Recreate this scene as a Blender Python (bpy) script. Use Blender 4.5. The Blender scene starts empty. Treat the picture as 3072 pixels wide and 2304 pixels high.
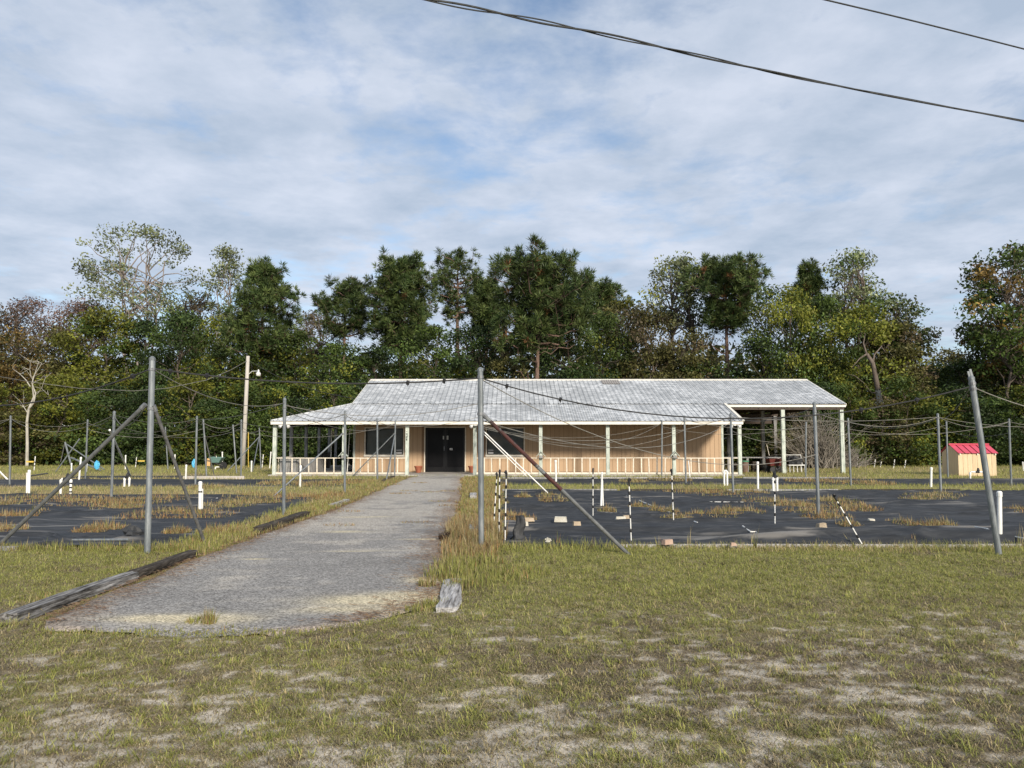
import bpy, math, random
import numpy as np
from mathutils import Vector, Matrix

# ------------------------------------------------------------------ camera, sky, sun
scene = bpy.context.scene
F, CX, CY, CAMH, HOR = 2300.0, 1536.0, 1152.0, 1.6, 1317.0
PITCH = math.atan((HOR - CY) / F)
SP, CP = math.sin(PITCH), math.cos(PITCH)
cam_d = bpy.data.cameras.new('camera')
cam_d.sensor_width = 36.0
cam_d.lens = 36.0 * F / 3072.0
cam_d.clip_end = 3000.0
cam = bpy.data.objects.new('camera', cam_d)
scene.collection.objects.link(cam)
cam.location = (0, 0, CAMH)
cam.rotation_euler = (math.pi / 2 + PITCH, 0, 0)
scene.camera = cam

SUN_EL, SUN_AZ = math.radians(25), math.radians(24)     # azimuth: to the right of straight behind the camera
sd = Vector((math.sin(SUN_AZ) * math.cos(SUN_EL), -math.cos(SUN_AZ) * math.cos(SUN_EL), math.sin(SUN_EL)))
sun_l = bpy.data.lights.new('sun', 'SUN')
sun_l.energy = 3.5
sun_l.angle = math.radians(9)
sun_l.color = (1.0, 0.90, 0.76)
sun = bpy.data.objects.new('sun', sun_l)
scene.collection.objects.link(sun)
sun.rotation_euler = sd.to_track_quat('Z', 'Y').to_euler()
sun.location = (20, -30, 30)

world = bpy.data.worlds.new('World')
scene.world = world
world.use_nodes = True
wn, wl = world.node_tree.nodes, world.node_tree.links
wn.clear()
def wnode(t, **kw):
    n = wn.new(t)
    for k, v in kw.items(): setattr(n, k, v)
    return n
w_out = wnode('ShaderNodeOutputWorld')
sky = wnode('ShaderNodeTexSky', sky_type='NISHITA', sun_disc=False, sun_elevation=SUN_EL,
            sun_rotation=math.atan2(sd.x, sd.y), air_density=1.0, dust_density=0.6, ozone_density=1.6)
bg_sky = wnode('ShaderNodeBackground'); bg_sky.inputs['Strength'].default_value = 0.105
wl.new(sky.outputs[0], bg_sky.inputs[0])
tc = wnode('ShaderNodeTexCoord')
sep = wnode('ShaderNodeSeparateXYZ'); wl.new(tc.outputs['Generated'], sep.inputs[0])
zc = wnode('ShaderNodeMath', operation='MAXIMUM'); wl.new(sep.outputs['Z'], zc.inputs[0]); zc.inputs[1].default_value = 0.0
zd = wnode('ShaderNodeMath', operation='ADD'); wl.new(zc.outputs[0], zd.inputs[0]); zd.inputs[1].default_value = 0.10
px = wnode('ShaderNodeMath', operation='DIVIDE'); wl.new(sep.outputs['X'], px.inputs[0]); wl.new(zd.outputs[0], px.inputs[1])
py = wnode('ShaderNodeMath', operation='DIVIDE'); wl.new(sep.outputs['Y'], py.inputs[0]); wl.new(zd.outputs[0], py.inputs[1])
comb = wnode('ShaderNodeCombineXYZ'); wl.new(px.outputs[0], comb.inputs[0]); wl.new(py.outputs[0], comb.inputs[1])
comb.inputs[2].default_value = 3.7
def wnoise(scale, detail, rough, dist=0.0):
    n = wnode('ShaderNodeTexNoise'); n.inputs['Scale'].default_value = scale
    n.inputs['Detail'].default_value = detail; n.inputs['Roughness'].default_value = rough
    n.inputs['Distortion'].default_value = dist
    wl.new(comb.outputs[0], n.inputs['Vector']); return n
n1 = wnoise(0.5, 3.0, 0.5, 0.3)
n2 = wnoise(4.2, 6.0, 0.6, 0.15)
mixn = wnode('ShaderNodeMath', operation='MULTIPLY_ADD'); wl.new(n2.outputs['Fac'], mixn.inputs[0]); mixn.inputs[1].default_value = 0.55
n1s = wnode('ShaderNodeMath', operation='MULTIPLY'); wl.new(n1.outputs['Fac'], n1s.inputs[0]); n1s.inputs[1].default_value = 0.6
wl.new(n1s.outputs[0], mixn.inputs[2])
rampc = wnode('ShaderNodeValToRGB')
rampc.color_ramp.elements[0].position = 0.42; rampc.color_ramp.elements[0].color = (0.16, 0.16, 0.16, 1)
rampc.color_ramp.elements[1].position = 0.58; rampc.color_ramp.elements[1].color = (0.94, 0.94, 0.94, 1)
wl.new(mixn.outputs[0], rampc.inputs[0])
n3 = wnoise(2.8, 6.0, 0.6, 0.1)
rampd = wnode('ShaderNodeValToRGB')
rampd.color_ramp.elements[0].position = 0.34; rampd.color_ramp.elements[0].color = (0.305, 0.365, 0.455, 1)
rampd.color_ramp.elements[1].position = 0.68; rampd.color_ramp.elements[1].color = (0.46, 0.50, 0.58, 1)
wl.new(n3.outputs['Fac'], rampd.inputs[0])
bg_cloud = wnode('ShaderNodeBackground'); bg_cloud.inputs['Strength'].default_value = 1.0
wl.new(rampd.outputs[0], bg_cloud.inputs[0])
mixw = wnode('ShaderNodeMixShader')
wl.new(rampc.outputs[0], mixw.inputs[0]); wl.new(bg_sky.outputs[0], mixw.inputs[1]); wl.new(bg_cloud.outputs[0], mixw.inputs[2])
wl.new(mixw.outputs[0], w_out.inputs[0])

vs = scene.view_settings
vs.view_transform = 'Standard'; vs.look = 'None'; vs.exposure = 0.6; vs.gamma = 1.0; vs.use_curve_mapping = False

# ------------------------------------------------------------------ helpers
rng = np.random.default_rng(7)
random.seed(7)
COL = scene.collection

def ray(u, v):
    x, y = (u - CX) / F, (CY - v) / F
    return x, CP - y * SP, SP + y * CP
def G(u, v, z=0.0):                       # point of the ground (or of height z) seen at a photo position
    x, y, w = ray(u, v); t = (z - CAMH) / w
    return Vector((x * t, y * t, z))
def P(u, v, Y):                           # point at depth Y
    x, y, w = ray(u, v); t = Y / y
    return Vector((x * t, Y, CAMH + w * t))

def hash2(ix, iy, seed):
    h = (ix.astype(np.int64) * 374761393 + iy.astype(np.int64) * 668265263 + seed * 974711) & 0x7fffffff
    h = ((h ^ (h >> 13)) * 1274126177) & 0x7fffffff
    return ((h ^ (h >> 16)) & 0xffff) / 65535.0
def vnoise(x, y, seed=0):
    x = np.asarray(x, float); y = np.asarray(y, float)
    ix, iy = np.floor(x), np.floor(y); fx, fy = x - ix, y - iy
    fx = fx * fx * (3 - 2 * fx); fy = fy * fy * (3 - 2 * fy)
    a = hash2(ix, iy, seed); b = hash2(ix + 1, iy, seed); c = hash2(ix, iy + 1, seed); d = hash2(ix + 1, iy + 1, seed)
    return (a * (1 - fx) + b * fx) * (1 - fy) + (c * (1 - fx) + d * fx) * fy
def fbm(x, y, seed=0, o=4, g=0.5):
    s, a, t = 0.0, 1.0, 0.0
    for i in range(o):
        s = s + a * vnoise(x * 2 ** i + 17.3 * i, y * 2 ** i - 9.1 * i, seed + i); t += a; a *= g
    return s / t
def sstep(a, b, x): 
    t = np.clip((x - a) / (b - a), 0, 1); return t * t * (3 - 2 * t)

class MB:
    """collects vertices and faces (tris / quads / ngons), then links them as one mesh object"""
    def __init__(s): s.v = []; s.n = 0; s.f = []; s.c = []
    def add(s, verts, faces, col=None):
        verts = np.asarray(verts, float).reshape(-1, 3)
        s.v.append(verts)
        for f in faces:
            s.f.append(np.asarray(f, np.int64) + s.n)
        if col is not None: s.c.append(np.broadcast_to(np.asarray(col, float), (len(verts), 3)))
        s.n += len(verts)
    def box(s, lo, hi, col=None):
        x0, y0, z0 = lo; x1, y1, z1 = hi
        v = [(x0,y0,z0),(x1,y0,z0),(x1,y1,z0),(x0,y1,z0),(x0,y0,z1),(x1,y0,z1),(x1,y1,z1),(x0,y1,z1)]
        s.add(v, [np.array([[0,3,2,1],[4,5,6,7],[0,1,5,4],[1,2,6,5],[2,3,7,6],[3,0,4,7]])], col)
    def bar(s, a, b, w, h, up=(0,0,1), col=None):
        a, b = Vector(a), Vector(b); d = (b - a).normalized(); u = Vector(up)
        r = d.cross(u)
        if r.length < 1e-4: r = d.cross(Vector((1,0,0)))
        r.normalize(); u = r.cross(d).normalized()
        v = []
        for p in (a, b):
            for i, j in ((-1,-1),(1,-1),(1,1),(-1,1)): v.append(p + r * (i * w / 2) + u * (j * h / 2))
        s.add(v, [np.array([[0,1,2,3],[7,6,5,4],[0,4,5,1],[1,5,6,2],[2,6,7,3],[3,7,4,0]])], col)
    def tube(s, pts, rad, n=8, cap=True, col=None):
        pts = [Vector(p) for p in pts]; m = len(pts)
        if np.isscalar(rad): rad = [rad] * m
        d0 = (pts[1] - pts[0]).normalized()
        r = d0.cross(Vector((0.13, 0.21, 0.97)))
        if r.length < 1e-3: r = d0.cross(Vector((1, 0, 0)))
        r.normalize(); v = []
        for i, p in enumerate(pts):
            d = (pts[min(i+1, m-1)] - pts[max(i-1, 0)]).normalized()
            r = (r - d * r.dot(d)).normalized(); q = d.cross(r)
            for k in range(n):
                a = 2 * math.pi * k / n
                v.append(p + (r * math.cos(a) + q * math.sin(a)) * rad[i])
        k = np.arange(n); k2 = (k + 1) % n; fs = []
        for i in range(m - 1):
            fs.append(np.stack([i*n+k, i*n+k2, (i+1)*n+k2, (i+1)*n+k], 1))
        fl = [np.concatenate(fs)]
        if cap: fl += [np.arange(n)[::-1].reshape(1, -1), ((m-1)*n + np.arange(n)).reshape(1, -1)]
        s.add(v, fl, col)
    def lathe(s, prof, c=(0,0,0), n=16, col=None):
        v = []; m = len(prof)
        for r, z in prof:
            for k in range(n):
                a = 2 * math.pi * k / n; v.append((c[0]+r*math.cos(a), c[1]+r*math.sin(a), c[2]+z))
        k = np.arange(n); k2 = (k + 1) % n
        fs = [np.stack([i*n+k, i*n+k2, (i+1)*n+k2, (i+1)*n+k], 1) for i in range(m-1)]
        s.add(v, [np.concatenate(fs), np.arange(n)[::-1].reshape(1,-1), ((m-1)*n+np.arange(n)).reshape(1,-1)], col)
    def mesh(s, name, origin=(0,0,0), smooth=False):
        V = np.concatenate(s.v) - np.asarray(origin, float)
        me = bpy.data.meshes.new(name)
        sizes = np.concatenate([np.full(len(f), f.shape[1]) for f in s.f])
        loops = np.concatenate([f.ravel() for f in s.f])
        me.vertices.add(len(V)); me.vertices.foreach_set('co', V.astype(np.float32).ravel())
        me.loops.add(len(loops)); me.loops.foreach_set('vertex_index', loops.astype(np.int32))
        me.polygons.add(len(sizes))
        st = np.concatenate([[0], np.cumsum(sizes)[:-1]])
        me.polygons.foreach_set('loop_start', st.astype(np.int32))
        me.polygons.foreach_set('loop_total', sizes.astype(np.int32))
        me.polygons.foreach_set('use_smooth', np.full(len(sizes), smooth))
        if s.c:
            at = me.color_attributes.new('col', 'FLOAT_COLOR', 'POINT')
            C = np.concatenate(s.c); C = np.concatenate([C, np.ones((len(C), 1))], 1)
            at.data.foreach_set('color', C.astype(np.float32).ravel())
        me.update(); me.validate()
        return me
    def build(s, name, mat, parent=None, origin=None, smooth=False, loc=None):
        if origin is None:
            origin = wloc(parent) if parent else (0, 0, 0)
        me = s.mesh(name, origin, smooth)
        me.materials.append(mat)
        return link(name, me, parent, loc if loc is not None else ((0,0,0) if parent else origin))

WL = {}
def wloc(o):
    l = Vector(o.location)
    while o.parent: o = o.parent; l += Vector(o.location)
    return l
def link(name, data, parent=None, loc=(0,0,0), rot=None, scale=None):
    o = bpy.data.objects.new(name, data); COL.objects.link(o)
    if parent: o.parent = parent
    o.location = loc
    if rot is not None: o.rotation_euler = rot
    if scale is not None: o.scale = scale
    return o
def tag(o, label, cat, group=None):
    o['label'] = label; o['category'] = cat
    if group: o['group'] = group
    return o
def thing(name, label, cat, loc=(0,0,0), group=None, rot=None):
    o = link(name, None, None, loc, rot); o.empty_display_size = 0.2
    return tag(o, label, cat, group)
def kind(o, k): o['kind'] = k; return o
def copy_tree(o, parent=None):
    c = o.copy(); COL.objects.link(c); c.parent = parent
    for ch in list(o.children): copy_tree(ch, c)
    return c

# ------------------------------------------------------------------ materials
def new_mat(name):
    m = bpy.data.materials.new(name); m.use_nodes = True
    nt = m.node_tree; b = nt.nodes['Principled BSDF']
    return m, nt, b
def nd(nt, t, **kw):
    n = nt.nodes.new(t)
    for k, v in kw.items():
        if k in n.inputs: n.inputs[k].default_value = v
        else: setattr(n, k, v)
    return n
def c4(c): return (c[0], c[1], c[2], 1.0)
def ramp(nt, fac, stops):
    r = nt.nodes.new('ShaderNodeValToRGB'); el = r.color_ramp.elements
    while len(el) < len(stops): el.new(0.5)
    for e, (p, c) in zip(el, stops): e.position = p; e.color = c4(c) if len(c) == 3 else c
    nt.links.new(fac, r.inputs[0]); return r.outputs[0]
def noise_mat(name, stops, scale=8.0, stretch=(1,1,1), rough=0.8, spec=0.3, bump=0.0, bscale=None, detail=5.0, metallic=0.0, attr=False, objrand=0.0, world=False):
    m, nt, b = new_mat(name); L = nt.links
    tcn = nd(nt, 'ShaderNodeTexCoord'); mp = nd(nt, 'ShaderNodeMapping'); mp.inputs['Scale'].default_value = stretch
    src = tcn.outputs['Object']
    if world:
        g = nd(nt, 'ShaderNodeNewGeometry'); src = g.outputs['Position']
    if objrand:
        oi = nd(nt, 'ShaderNodeObjectInfo'); va = nd(nt, 'ShaderNodeVectorMath', operation='ADD')
        sc = nd(nt, 'ShaderNodeMath', operation='MULTIPLY'); L.new(oi.outputs['Random'], sc.inputs[0]); sc.inputs[1].default_value = 37.0
        L.new(src, va.inputs[0]); L.new(sc.outputs[0], va.inputs[1]); src = va.outputs[0]
    L.new(src, mp.inputs[0])
    n = nd(nt, 'ShaderNodeTexNoise', Scale=scale, Detail=detail, Roughness=0.62); L.new(mp.outputs[0], n.inputs['Vector'])
    col = ramp(nt, n.outputs['Fac'], stops)
    if attr:
        a = nd(nt, 'ShaderNodeVertexColor', layer_name='col'); mx = nd(nt, 'ShaderNodeMix', data_type='RGBA', blend_type='MULTIPLY')
        mx.inputs[0].default_value = 1.0; L.new(col, mx.inputs[6]); L.new(a.outputs[0], mx.inputs[7]); col = mx.outputs[2]
    if objrand:
        oi2 = nd(nt, 'ShaderNodeObjectInfo'); mr = nd(nt, 'ShaderNodeMapRange'); L.new(oi2.outputs['Random'], mr.inputs[0])
        mr.inputs[3].default_value = 1 - objrand; mr.inputs[4].default_value = 1 + objrand
        hs = nd(nt, 'ShaderNodeHueSaturation'); L.new(mr.outputs[0], hs.inputs['Value']); L.new(col, hs.inputs['Color']); col = hs.outputs[0]
    L.new(col, b.inputs['Base Color'])
    b.inputs['Roughness'].default_value = rough; b.inputs['Specular IOR Level'].default_value = spec; b.inputs['Metallic'].default_value = metallic
    if bump:
        n2 = nd(nt, 'ShaderNodeTexNoise', Scale=bscale or scale * 3, Detail=4.0); L.new(mp.outputs[0], n2.inputs['Vector'])
        bp = nd(nt, 'ShaderNodeBump', Strength=bump, Distance=0.02); L.new(n2.outputs['Fac'], bp.inputs['Height']); L.new(bp.outputs[0], b.inputs['Normal'])
    return m
def leaf_mat(name, trans=0.28, rough=0.55, tint=(1, 1, 1)):
    m, nt, b = new_mat(name); L = nt.links
    a = nd(nt, 'ShaderNodeVertexColor', layer_name='col')
    oi = nd(nt, 'ShaderNodeObjectInfo'); mr = nd(nt, 'ShaderNodeMapRange'); L.new(oi.outputs['Random'], mr.inputs[0])
    mr.inputs[3].default_value = 0.85; mr.inputs[4].default_value = 1.15
    mx = nd(nt, 'ShaderNodeMix', data_type='RGBA', blend_type='MULTIPLY'); mx.inputs[0].default_value = 1.0
    L.new(a.outputs[0], mx.inputs[6]); mx.inputs[7].default_value = c4(tint)
    hs = nd(nt, 'ShaderNodeHueSaturation'); L.new(mr.outputs[0], hs.inputs['Value']); L.new(mx.outputs[2], hs.inputs['Color'])
    L.new(hs.outputs[0], b.inputs['Base Color']); b.inputs['Roughness'].default_value = rough; b.inputs['Specular IOR Level'].default_value = 0.25
    t = nd(nt, 'ShaderNodeBsdfTranslucent'); L.new(hs.outputs[0], t.inputs['Color'])
    ms = nd(nt, 'ShaderNodeMixShader'); ms.inputs[0].default_value = trans
    L.new(b.outputs[0], ms.inputs[1]); L.new(t.outputs[0], ms.inputs[2])
    L.new(ms.outputs[0], nt.nodes['Material Output'].inputs[0]); return m

M = {}
M['galv'] = noise_mat('galvanised_pipe', [(0.3, (0.125,0.14,0.15)), (0.55, (0.195,0.215,0.225)), (0.75, (0.29,0.305,0.31))], 6, (3,3,0.8), 0.5, 0.4, metallic=0.35, objrand=0.12)
M['pipe_dark'] = noise_mat('dull_dark_pipe', [(0.3, (0.06,0.06,0.06)), (0.7, (0.15,0.15,0.145))], 7, (2,2,2), 0.6, 0.3, metallic=0.2)
M['brace'] = noise_mat('weathered_brace_pipe', [(0.3, (0.075,0.08,0.08)), (0.7, (0.155,0.16,0.16))], 7, (2,2,2), 0.6, 0.3, metallic=0.2)
M['rusty'] = noise_mat('rusty_painted_pipe', [(0.36, (0.16,0.17,0.17)), (0.42, (0.035,0.02,0.018)), (0.54, (0.07,0.022,0.018)), (0.62, (0.04,0.02,0.018)), (0.68, (0.2,0.21,0.21))], 3.2, (1.2,1.2,1.2), 0.65, 0.3)
M['band'] = noise_mat('clamp_band_metal', [(0.3, (0.10,0.105,0.11)), (0.7, (0.25,0.26,0.27))], 20, rough=0.5, metallic=0.4)
M['pvc'] = noise_mat('white_pvc', [(0.3, (0.60,0.60,0.56)), (0.55, (0.78,0.78,0.75)), (0.8, (0.82,0.82,0.80))], 5, (1,1,0.5), 0.45, 0.4, objrand=0.06)
M['black'] = noise_mat('black_plastic', [(0.3, (0.010,0.010,0.011)), (0.7, (0.025,0.025,0.027))], 12, rough=0.5, spec=0.4)
M['wire'] = noise_mat('weathered_wire', [(0.3, (0.13,0.125,0.11)), (0.7, (0.27,0.26,0.23))], 3, rough=0.7)
M['wire_dark'] = noise_mat('dark_cable', [(0.3, (0.02,0.02,0.02)), (0.7, (0.05,0.05,0.05))], 6, rough=0.6)
M['power'] = noise_mat('power_cable', [(0.3, (0.016,0.017,0.016)), (0.7, (0.05,0.052,0.05))], 9, rough=0.6)
M['paint'] = noise_mat('peeling_pale_paint', [(0.30, (0.20,0.22,0.19)), (0.42, (0.38,0.43,0.38)), (0.56, (0.52,0.56,0.50)), (0.78, (0.62,0.63,0.57))], 3.6, (5,5,0.9), 0.75, 0.25, bump=0.25, bscale=30, objrand=0.05)
M['cream'] = noise_mat('cream_trim_paint', [(0.25, (0.56,0.53,0.45)), (0.5, (0.72,0.69,0.61)), (0.8, (0.77,0.74,0.67))], 4, (1,3,3), 0.6, 0.3, bump=0.1)
M['rail'] = noise_mat('worn_rail_paint', [(0.25, (0.40,0.36,0.29)), (0.45, (0.63,0.57,0.47)), (0.8, (0.74,0.69,0.58))], 5, (2,2,2), 0.7, 0.25, objrand=0.10)
M['siding'] = noise_mat('tan_grooved_siding', [(0.22, (0.36,0.245,0.150)), (0.5, (0.45,0.315,0.200)), (0.8, (0.51,0.37,0.245))], 2.4, (7,7,0.45), 0.7, 0.25, bump=0.15, bscale=14, objrand=0.025)
M['groove'] = noise_mat('siding_groove', [(0.3, (0.19,0.12,0.07)), (0.7, (0.28,0.18,0.11))], 6, rough=0.8)
M['concrete'] = noise_mat('porch_concrete', [(0.3, (0.27,0.255,0.235)), (0.7, (0.42,0.40,0.37))], 2.5, rough=0.85, bump=0.2, bscale=40)
M['greywood'] = noise_mat('silver_grey_wood', [(0.25, (0.085,0.08,0.075)), (0.5, (0.24,0.24,0.235)), (0.75, (0.42,0.42,0.42))], 3.0, (9,9,0.8), 0.85, 0.2, bump=0.6, bscale=9, objrand=0.1)
M['tie'] = noise_mat('weathered_rail_tie', [(0.30, (0.03,0.027,0.024)), (0.37, (0.16,0.15,0.14)), (0.48, (0.34,0.33,0.32)), (0.66, (0.55,0.54,0.53))], 3.0, (9,0.8,9), 0.9, 0.15, bump=0.9, bscale=8)
M['tie_mid'] = noise_mat('grey_split_tie', [(0.33, (0.015,0.014,0.013)), (0.42, (0.09,0.085,0.08)), (0.53, (0.22,0.215,0.21)), (0.70, (0.42,0.41,0.40))], 3.0, (9,0.8,9), 0.9, 0.15, bump=0.9, bscale=8)
M['tie_dark'] = noise_mat('dark_rotted_tie', [(0.3, (0.018,0.015,0.013)), (0.55, (0.07,0.06,0.05)), (0.8, (0.19,0.17,0.15))], 4.0, (8,0.8,8), 0.9, 0.15, bump=0.9, bscale=8)
M['polewood'] = noise_mat('pale_pole_wood', [(0.3, (0.36,0.33,0.29)), (0.6, (0.48,0.45,0.41)), (0.8, (0.56,0.53,0.49))], 3, (6,6,0.5), 0.85, 0.2, bump=0.3)
M['terracotta'] = noise_mat('terracotta_clay', [(0.3, (0.24,0.075,0.04)), (0.7, (0.36,0.13,0.075))], 7, rough=0.8)
M['darkdoor'] = noise_mat('near_black_door', [(0.3, (0.004,0.004,0.005)), (0.7, (0.008,0.008,0.009))], 4, rough=0.35, spec=0.25)
M['doorpane'] = noise_mat('near_black_door_pane', [(0.3, (0.004,0.004,0.005)), (0.7, (0.007,0.007,0.008))], 4, rough=0.3, spec=0.12)  # opaque, near-black, with weak specular
M['paper'] = noise_mat('white_paper', [(0.3, (0.6,0.6,0.6)), (0.7, (0.72,0.72,0.72))], 9, rough=0.8)
M['ink'] = noise_mat('dark_print', [(0.3, (0.01,0.012,0.012)), (0.7, (0.02,0.025,0.022))], 9, rough=0.7)
M['blind'] = noise_mat('grey_window_blind', [(0.3, (0.36,0.37,0.36)), (0.7, (0.46,0.47,0.46))], 3, rough=0.7)
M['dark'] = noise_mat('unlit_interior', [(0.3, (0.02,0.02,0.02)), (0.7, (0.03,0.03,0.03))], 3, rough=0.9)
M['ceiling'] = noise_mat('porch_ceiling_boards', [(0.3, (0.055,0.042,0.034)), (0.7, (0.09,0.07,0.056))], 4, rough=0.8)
M['redroof'] = noise_mat('red_metal_roof', [(0.3, (0.47,0.05,0.085)), (0.7, (0.56,0.075,0.12))], 3, rough=0.4, spec=0.4)
M['shedwall'] = noise_mat('pale_tan_shed_board', [(0.3, (0.52,0.40,0.25)), (0.7, (0.62,0.50,0.33))], 4, (5,5,0.6), 0.7, objrand=0.05)
M['brick'] = noise_mat('pale_brick', [(0.3, (0.33,0.26,0.18)), (0.7, (0.46,0.38,0.28))], 14, rough=0.9, bump=0.4)
M['block'] = noise_mat('whitish_block', [(0.3, (0.44,0.41,0.33)), (0.7, (0.60,0.58,0.51))], 12, rough=0.9, bump=0.4)
M['pinkbrick'] = noise_mat('pinkish_brick', [(0.3, (0.33,0.22,0.165)), (0.7, (0.44,0.33,0.26))], 14, rough=0.9, bump=0.4)
M['cone'] = noise_mat('brown_pine_cone', [(0.3, (0.035,0.022,0.016)), (0.7, (0.12,0.08,0.055))], 30, rough=0.9)
M['teal'] = noise_mat('dull_teal_tub', [(0.3, (0.10,0.19,0.18)), (0.7, (0.16,0.27,0.25))], 6, rough=0.5)
M['blue'] = noise_mat('bright_blue_plastic', [(0.3, (0.06,0.33,0.58)), (0.7, (0.12,0.48,0.72))], 8, rough=0.5)
M['yellow'] = noise_mat('yellow_plastic', [(0.3, (0.55,0.38,0.05)), (0.7, (0.68,0.50,0.12))], 8, rough=0.5)
M['orange'] = noise_mat('faded_orange', [(0.3, (0.55,0.32,0.12)), (0.7, (0.65,0.42,0.2))], 8, rough=0.5)
M['redpaint'] = noise_mat('dull_red_paint', [(0.3, (0.06,0.012,0.01)), (0.7, (0.13,0.028,0.022))], 6, rough=0.6)
M['brownbin'] = noise_mat('brown_bin', [(0.3, (0.11,0.07,0.055)), (0.7, (0.19,0.13,0.10))], 7, rough=0.7)
M['green'] = noise_mat('green_rim', [(0.3, (0.05,0.17,0.10)), (0.7, (0.09,0.25,0.15))], 7, rough=0.5)
M['lampwhite'] = noise_mat('white_lamp_shell', [(0.3, (0.62,0.62,0.60)), (0.7, (0.74,0.74,0.72))], 7, rough=0.5)
M['sky_panel'] = noise_mat('dirty_skylight_panel', [(0.3, (0.23,0.21,0.19)), (0.7, (0.33,0.31,0.29))], 5, (1,4,4), 0.5)
M['bark'] = noise_mat('grey_brown_bark', [(0.3, (0.06,0.047,0.038)), (0.55, (0.14,0.115,0.095)), (0.8, (0.23,0.20,0.17))], 2.5, (5,5,0.8), 0.9, 0.15, bump=0.5)
M['bark_pine'] = noise_mat('reddish_pine_bark', [(0.3, (0.07,0.045,0.035)), (0.55, (0.17,0.115,0.09)), (0.8, (0.27,0.20,0.165))], 2.5, (5,5,1.2), 0.9, 0.15, bump=0.5)
M['bark_pale'] = noise_mat('pale_bare_bark', [(0.3, (0.26,0.24,0.20)), (0.6, (0.42,0.40,0.35)), (0.8, (0.52,0.50,0.45))], 3, (4,4,0.8), 0.85)
M['bark_airy'] = noise_mat('pinkish_grey_bark', [(0.3, (0.17,0.14,0.12)), (0.7, (0.32,0.28,0.25))], 3, (4,4,0.8), 0.85)
M['twig'] = noise_mat('dry_grey_twigs', [(0.3, (0.13,0.115,0.095)), (0.7, (0.27,0.245,0.21))], 2, rough=0.9)
M['leaf'] = leaf_mat('tree_leaves')
M['needle'] = leaf_mat('pine_needles', 0.12, 0.5)
M['grass'] = leaf_mat('grass_blades', 0.30, 0.6)
# galvanised roof: ribs are geometry, spangle patches vary from cell to cell
def roof_mat():
    m, nt, b = new_mat('aged_galvanised_roof'); L = nt.links
    g = nd(nt, 'ShaderNodeNewGeometry'); sp = nd(nt, 'ShaderNodeSeparateXYZ'); L.new(g.outputs['Position'], sp.inputs[0])
    def sn(out, inc, off=None):
        q = nd(nt, 'ShaderNodeMath', operation='SNAP'); q.inputs[1].default_value = inc
        L.new(out, q.inputs[0]); return q.outputs[0]
    cx = sn(sp.outputs['X'], 0.225)
    wn1 = nd(nt, 'ShaderNodeTexWhiteNoise', noise_dimensions='1D'); L.new(cx, wn1.inputs['W'])
    ya = nd(nt, 'ShaderNodeMath', operation='ADD'); L.new(sp.outputs['Y'], ya.inputs[0]); L.new(wn1.outputs['Value'], ya.inputs[1])
    cy = sn(ya.outputs[0], 0.19)
    cb = nd(nt, 'ShaderNodeCombineXYZ'); L.new(cx, cb.inputs[0]); L.new(cy, cb.inputs[1])
    w2 = nd(nt, 'ShaderNodeTexWhiteNoise', noise_dimensions='2D'); L.new(cb.outputs[0], w2.inputs['Vector'])
    mp = nd(nt, 'ShaderNodeMapping'); mp.inputs['Scale'].default_value = (3.0, 9.0, 3.0); L.new(g.outputs['Position'], mp.inputs[0])
    n = nd(nt, 'ShaderNodeTexNoise', Scale=1.0, Detail=5.0, Roughness=0.6); L.new(mp.outputs[0], n.inputs['Vector'])
    n0 = nd(nt, 'ShaderNodeTexNoise', Scale=0.5, Detail=3.0); L.new(g.outputs['Position'], n0.inputs['Vector'])
    mx = nd(nt, 'ShaderNodeMath', operation='MULTIPLY_ADD'); L.new(w2.outputs['Value'], mx.inputs[0]); mx.inputs[1].default_value = 0.17
    L.new(n.outputs['Fac'], mx.inputs[2])
    mx2 = nd(nt, 'ShaderNodeMath', operation='MULTIPLY_ADD'); L.new(n0.outputs['Fac'], mx2.inputs[0]); mx2.inputs[1].default_value = 0.45; L.new(mx.outputs[0], mx2.inputs[2])
    col = ramp(nt, mx2.outputs[0], [(0.45, (0.24,0.25,0.26)), (0.68, (0.335,0.35,0.36)), (0.82, (0.41,0.425,0.435)), (0.95, (0.62,0.635,0.645))])
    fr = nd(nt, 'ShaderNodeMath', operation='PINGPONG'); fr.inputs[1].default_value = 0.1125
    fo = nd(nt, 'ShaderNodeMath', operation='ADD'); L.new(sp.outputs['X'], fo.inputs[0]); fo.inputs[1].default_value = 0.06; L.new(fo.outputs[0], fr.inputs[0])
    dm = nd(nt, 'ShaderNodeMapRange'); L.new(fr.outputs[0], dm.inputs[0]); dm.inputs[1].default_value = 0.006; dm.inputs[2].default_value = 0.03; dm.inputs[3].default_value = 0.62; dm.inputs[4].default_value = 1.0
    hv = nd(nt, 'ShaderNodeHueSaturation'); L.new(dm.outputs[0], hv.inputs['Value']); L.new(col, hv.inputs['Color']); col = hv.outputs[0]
    L.new(col, b.inputs['Base Color']); b.inputs['Roughness'].default_value = 0.55; b.inputs['Metallic'].default_value = 0.12
    b.inputs['Specular IOR Level'].default_value = 0.4
    return m
M['roof'] = roof_mat()
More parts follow.
